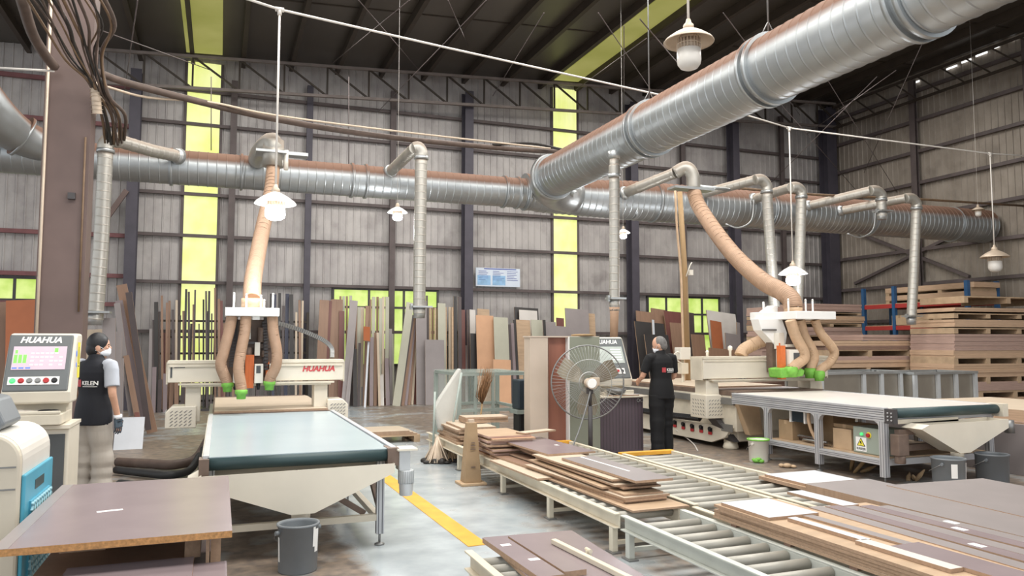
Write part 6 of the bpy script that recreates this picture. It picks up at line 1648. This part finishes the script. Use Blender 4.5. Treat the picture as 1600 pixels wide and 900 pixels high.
# galvanized crates behind the right table
def crate(label, px0, px1, ytop, Y, depth, posts, H):
    a, c = at(px0, ytop, Y), at(px1, ytop, Y); z = H
    t = thing('metal_crate', label, 'crate', ((a.x+c.x)/2, Y+depth/2, 0), 0, 'galvanized crates')
    x0, x1 = a.x, c.x
    for f in posts:
        x = x0+(x1-x0)*f; part('post', MB().box(x-.04, x+.04, Y-.05, Y, .08, z), M['galv_post'], t)
    for x in (x0+.03, x1-.03): part('post', MB().box(x-.03, x+.03, Y+depth-.05, Y+depth, .08, z), M['galv_clean'], t)
    part('top_rail', MB().box(x0, x1, Y-.06, Y+.0, z-.05, z), M['galv_clean'], t); part('top_rail', MB().box(x0, x1, Y+depth-.05, Y+depth, z-.05, z), M['galv_clean'], t)
    part('top_rail', MB().box(x0, x0+.05, Y, Y+depth, z-.05, z), M['galv_clean'], t); part('top_rail', MB().box(x1-.05, x1, Y, Y+depth, z-.05, z), M['galv_clean'], t)
    part('front_sheet', MB().box(x0+.02, x1-.02, Y+.005, Y+.012, .1, z-.05), M['metal_sheet'], t)
    part('rear_sheet', MB().box(x0+.02, x1-.02, Y+depth-.06, Y+depth-.052, .1, z-.05), M['metal_sheet'], t)
    part('side_sheet', MB().box(x0+.02, x0+.028, Y, Y+depth-.05, .1, z-.05), M['metal_sheet'], t)
    part('bottom', MB().box(x0, x1, Y, Y+depth, .08, .14), M['galv_clean'], t)
    for x in (x0+.08, x1-.08):
        for y in (Y+.08, Y+depth-.08): part('caster', MB().cyl((x-.02, y, .04), (x+.02, y, .04), .04, seg=12), M['rubber'], t)
crate('left galvanized sheet crate with pale posts behind the right table', 1278, 1418, 575, 11.2, .9, (.02, .48, .68, .90), 1.07)
crate('right galvanized sheet crate with pale posts behind the right table', 1424, 1524, 575, 11.0, .9, (.03, .38, .66, .97), 1.05)
# ================================================================== PEOPLE
def loft(mb, rings, seg=24):                             # rings: (cx, cy, z, rx, ry)
    b0 = len(mb.v); n = len(rings)
    for cx, cy, z, rx, ry in rings:
        for k in range(seg):
            a = 2*PI*k/seg; mb.v.append(Vector((cx+rx*math.cos(a), cy+ry*math.sin(a), z)))
    for i in range(n-1):
        for k in range(seg):
            k2 = (k+1) % seg; mb.face((b0+i*seg+k, b0+i*seg+k2, b0+(i+1)*seg+k2, b0+(i+1)*seg+k), 0, True)
    mb.face([b0+k for k in range(seg)][::-1], 0, True); mb.face([b0+(n-1)*seg+k for k in range(seg)], 0, True)
    return mb
def remesh(o, v, it=4):
    m = o.modifiers.new('skin_over', 'REMESH'); m.mode = 'VOXEL'; m.voxel_size = v; m.use_smooth_shade = True
    s = o.modifiers.new('relax', 'SMOOTH'); s.factor = .5; s.iterations = it
    return o
def person(label, pos, rz, head_yaw, arm_r, arm_l, style, head_pitch=0.):
    t = thing('person', label, 'person', pos, rz)
    HC = Vector((0, .035, 1.575))
    def hp(x, y, z):                                     # head-local -> body-local
        cp_, sp_ = math.cos(head_pitch), math.sin(head_pitch)
        x, y, z = x*1.09, y*1.09, z*1.09
        y, z = y*cp_+z*sp_, -y*sp_+z*cp_
        c_, s_ = math.cos(head_yaw), math.sin(head_yaw)
        return HC+Vector((x*c_-y*s_, x*s_+y*c_, z))
    def hball(mb, c, r, seg=16, rings=10):
        i0 = len(mb.v); mb.ball((0, 0, 0), r, seg, rings)
        for k in range(i0, len(mb.v)):
            v = mb.v[k]; mb.v[k] = hp(c[0]+v.x, c[1]+v.y, c[2]+v.z)
    # ---- continuous body
    B = MB()
    loft(B, [(0, 0, .80, .13, .10), (0, 0, .86, .160, .108), (0, 0, .95, .162, .108), (0, .005, 1.06, .143, .098), (0, .01, 1.2, .158, .105), (0, .01, 1.32, .178, .108), (0, .005, 1.395, .165, .085), (0, .01, 1.435, .10, .066), (0, .015, 1.46, .060, .058)])
    B.tube([(0, .01, 1.40), (0, .02, 1.47), (0, .03, 1.53)], [.064, .056, .055], 16)
    hball(B, (0, 0, .015), (.074, .093, .108), 22, 14)
    hball(B, (0, .028, -.055), (.055, .062, .062)); hball(B, (0, .092, -.012), (.013, .018, .02), 10, 8); hball(B, (0, .085, .005), (.010, .012, .035), 10, 8)
    for s in (-1, 1):
        hball(B, (s*.075, -.008, -.012), (.010, .022, .034), 10, 8); hball(B, (s*.035, .068, -.01), (.022, .015, .016), 10, 8)
    hball(B, (0, .083, -.052), (.022, .010, .006), 10, 6); hball(B, (0, .080, -.063), (.019, .010, .006), 10, 6)
    for s, st in ((1, .03), (-1, -.03)):
        B.tube([(s*.088, 0, .90), (s*.095, .012+st, .70), (s*.097, .02+st, .48), (s*.10, -.005+st, .30), (s*.10, -.02+st, .09)], [.088, .075, .054, .052, .040], 16, smooth=3)
        B.ball((s*.105, .04+st, .045), (.042, .11, .036), 14, 8)
    fingers_out = []
    for side, arm in ((1, arm_r), (-1, arm_l)):
        sh, el, wr = (Vector(p) for p in arm[:3])
        B.tube([sh+Vector((-side*.05, 0, .0)), sh, sh.lerp(el, .5), el, el.lerp(wr, .35), wr], [.055, .056, .046, .040, .041, .027], 14, smooth=3)
        B.ball(sh, (.050, .048, .050), 14, 10)
        d = (wr-el).normalized() if len(arm) < 4 else Vector(arm[3]).normalized()
        # palm normal faces the thigh
        nrm = Vector((-side, 0, 0)); nrm = (nrm-d*nrm.dot(d)).normalized(); wd = d.cross(nrm).normalized()
        if wd.y < 0: wd = -wd                            # towards the thumb: forwards
        H = MB(); pc = wr+d*.05
        H.obox(pc, d*.045, wd*.038, nrm*.013)
        for k, (w_, L) in enumerate(((.030, .072), (.0105, .080), (-.0095, .074), (-.029, .058))):
            a = wr+d*.085+wd*w_; cu = .25+.08*k
            j1 = a+(d+nrm*cu*.5+wd*w_*1.6).normalized()*L*.45; j2 = j1+(d+nrm*cu*1.4).normalized()*L*.32; j3 = j2+(d*.8+nrm*cu*2.2).normalized()*L*.25
            H.tube([a-d*.02, a, j1, j2, j3], [.0092, .0092, .0085, .0078, .0065], 8)
        a = wr+d*.025+wd*.03
        H.tube([a, a+(d*.6+wd*.75+nrm*.3).normalized()*.035, a+(d*.9+wd*.5+nrm*.4).normalized()*.066], [.012, .0105, .008], 8)
        i0 = len(B.v)
        B.v += H.v; B.f += [tuple(i+i0 for i in f) for f in H.f]; B.m += H.m; B.sm += H.sm
        fingers_out.append((H, wr, d))
    body = remesh(lpart('body', B, M['skin'], t), .0052, 3)
    # ---- face details
    E_ = MB()
    for s in (-1, 1): hball(E_, (s*.033, .0815, .002), (.011, .006, .005), 10, 6)
    lpart('eyes', E_, M['hair'], t)
    br = MB()
    for s in (-1, 1): hball(br, (s*.034, .083, .022), (.020, .007, .004), 10, 6)
    lpart('eyebrows', br, M[style['hair']], t)
    mk = MB(); hball(mk, (0, .040, -.052), (.062, .066, .048), 22, 12); hball(mk, (0, .085, -.03), (.024, .022, .03), 12, 8)
    mo_ = remesh(lpart('face_mask', mk, M['mask_white'], t, label='white face mask'), .006, 3)
    st_ = MB()
    for s in (-1, 1):
        st_.tube([hp(s*.058, .055, -.035), hp(s*.074, .02, -.005), hp(s*.078, -.012, .012), hp(s*.076, -.03, -.012)], .0022, 5, smooth=3); st_.tube([hp(s*.055, .04, -.075), hp(s*.072, .0, -.045), hp(s*.076, -.028, -.03)], .0022, 5, smooth=3)
    lpart('mask_strap', st_, M['mask_white'], mo_)
    hr = MB()
    if style['hair'] == 'hair':
        hball(hr, (0, -.008, .030), (.083, .095, .106), 24, 14); hball(hr, (0, -.040, -.02), (.074, .066, .078), 18, 12); hball(hr, (0, .028, .076), (.056, .048, .036), 16, 10)
    else:
        hball(hr, (0, -.020, .024), (.078, .088, .101), 24, 14); hball(hr, (0, -.045, -.02), (.066, .058, .066), 18, 12)
    remesh(lpart('hair', hr, M[style['hair']], t), .007, 3)
    # ---- trousers
    T_ = MB(); random.seed(style['seed'])
    loft(T_, [(0, 0, .80, .15, .115), (0, 0, .86, .178, .125), (0, 0, .94, .168, .120), (0, .003, 1.02, .150, .108)])
    for s, st in ((1, .03), (-1, -.03)):
        pts, rs = [], []
        n = 15
        for k in range(n+1):
            f = k/n; z = .86-(.86-style['hem'])*f
            pts.append((s*(.082+.022*f), .0+.02*math.sin(PI*f)+st*min(1, f*2)-.01*f, z))
            rs.append((.104-.030*f)*style['baggy']+random.uniform(-.006, .006)*style['folds']+(.010*style['folds'] if k in (8, 12, 14) else 0))
        T_.tube(pts, rs, 20)
    remesh(lpart('trousers', T_, M[style['trousers']], t), .009, 2)
    for s, st in ((1, .03), (-1, -.03)):
        S = MB(); S.ball((s*.105, .045+st, .042), (.050, .135, .042), 16, 10); S.box(s*.105-.046, s*.105+.046, st-.075, st+.165, 0, .018)
        remesh(lpart('shoe', S, M['shoe'], t), .009, 2)
    # ---- upper clothes
    def shirt_rings(g, z0):
        return [(0, .0, z0, .196+g, .148+g), (0, .003, z0+.10, .194+g, .144+g), (0, .003, z0+.2, .182+g, .132+g), (0, .006, 1.10, .160+g, .116+g), (0, .01, 1.20, .170+g, .120+g), (0, .01, 1.32, .198+g, .126+g), (0, .007, 1.385, .190+g, .105+g), (0, .008, 1.425, .135+g, .085+g), (0, .012, 1.455, .082+g*.5, .072+g*.5)]
    V = MB(); loft(V, shirt_rings(.004, style['shirt_hem']), 28)
    V.tube([(0, .010, 1.44), (0, .016, 1.475), (0, .020, 1.497)], [.080, .074, .071], 20)
    if style['kind'] == 'tee':
        for side, arm in ((1, arm_r), (-1, arm_l)):
            sh, el = Vector(arm[0]), Vector(arm[1])
            V.tube([sh+Vector((-side*.07, 0, .0)), sh+Vector((0, 0, .004)), sh.lerp(el, .4), sh.lerp(el, style['sleeve'])], [.07, .072, .068, .066], 18, smooth=2)
        remesh(lpart('shirt', V, M[style['top']], t), .010, 4)
    else:
        for side, arm in ((1, arm_r), (-1, arm_l)):
            sh, el = Vector(arm[0]), Vector(arm[1])
            V.ball(sh+Vector((-side*.045, 0, .005)), (.052, .07, .052), 14, 10)
            S = MB(); S.tube([sh+Vector((-side*.06, 0, .0)), sh+Vector((-side*.004, 0, .004)), sh.lerp(el, .35), sh.lerp(el, .72), sh.lerp(el, .78)], [.066, .080, .076, .072, .070], 18, smooth=2)
            remesh(lpart('sleeve', S, M['sleeve'], t, label='pale grey short sleeve'), .009, 3)
        vest = remesh(lpart('vest', V, M[style['top']], t, label='black sleeveless vest'), .010, 4)
    # ---- print on the back
    def on_back(mesh_o):
        for v in mesh_o.data.vertices:
            x = v.co.x; rx, ry = .203, .134
            v.co.y = .01-ry*math.sqrt(max(.05, 1-(x/rx)**2))-.004+(v.co.y+.2)*.3
    zt_ = style['print_z']
    lt = lettering('KELEN', .058, M['label_white'], t, wm(t) @ Vector((style['print_x']+.035, -.2, zt_)), wm(t).to_3x3() @ Vector((1, 0, 0)), (0, 0, 1), 'lettering', .0015, 0, .0012)
    on_back(lt)
    lg = MB(); x0 = style['print_x']-.125
    for k in range(4): lg.box(x0+.016*k, x0+.016*k+.012, -.2, -.198, zt_-.035, zt_+.035)
    lg.box(x0, x0+.06, -.2, -.198, zt_-.006, zt_+.006)
    on_back(lpart('logo', lg, M['red_text'], t, label='small reddish block logo'))
    ln = MB()
    for k in range(12): ln.box(style['print_x']-.04+.0125*k, style['print_x']-.04+.0125*(k+1), -.2, -.198, zt_-.036, zt_-.030)
    on_back(lpart('underline', ln, M['label_white'], t))
    if style.get('glove'):
        for side, (H, wr, d) in zip((1, -1), fingers_out):
            if side < 0: continue
            G = MB(); G.v = [v.copy() for v in H.v]; G.f = list(H.f); G.m = list(H.m); G.sm = list(H.sm)
            c = sum(G.v, Vector())/len(G.v); G.v = [c+(v-c)*1.10 for v in G.v]
            G.tube([wr-d*.03, wr+d*.03], [.036, .036], 14)
            remesh(lpart('glove', G, M['glove'], t, label='dark blue grey work glove with pale cuff'), .004, 2)
            C_ = MB(); C_.tube([wr-d*.035, wr+d*.005], [.039, .040], 16); lpart('glove_cuff', C_, M['mask_white'], t)
    return t
person('man in black vest over pale grey shirt and light trousers, masked, facing the left router', (-1.17, 8.72, 0), -math.radians(40), -math.radians(40),
       ((.215, .0, 1.385), (.272, -.03, 1.12), (.272, .05, .865), (.0, .12, -1)), ((-.215, .0, 1.385), (-.26, .01, 1.12), (-.20, .19, .98)),
       dict(hair='hair', kind='vest', top='vest', trousers='trouser_grey', hem=.05, baggy=1.12, folds=1.3, shirt_hem=.80, seed=3, print_z=1.215, print_x=.03, glove=True))
person('man all in black with white print on his back, masked, bent over the right console', (6.07, 9.72, 0), math.radians(4), math.radians(40),
       ((.205, .0, 1.385), (.25, .03, 1.12), (.16, .24, 1.02)), ((-.205, .01, 1.385), (-.285, .06, 1.13), (-.20, .30, 1.04)),
       dict(hair='hair_grey', kind='tee', top='cloth_black', trousers='cloth_black', hem=.045, baggy=1.2, folds=.8, shirt_hem=.80, seed=8, print_z=1.22, print_x=.055, sleeve=.80), head_pitch=.30)
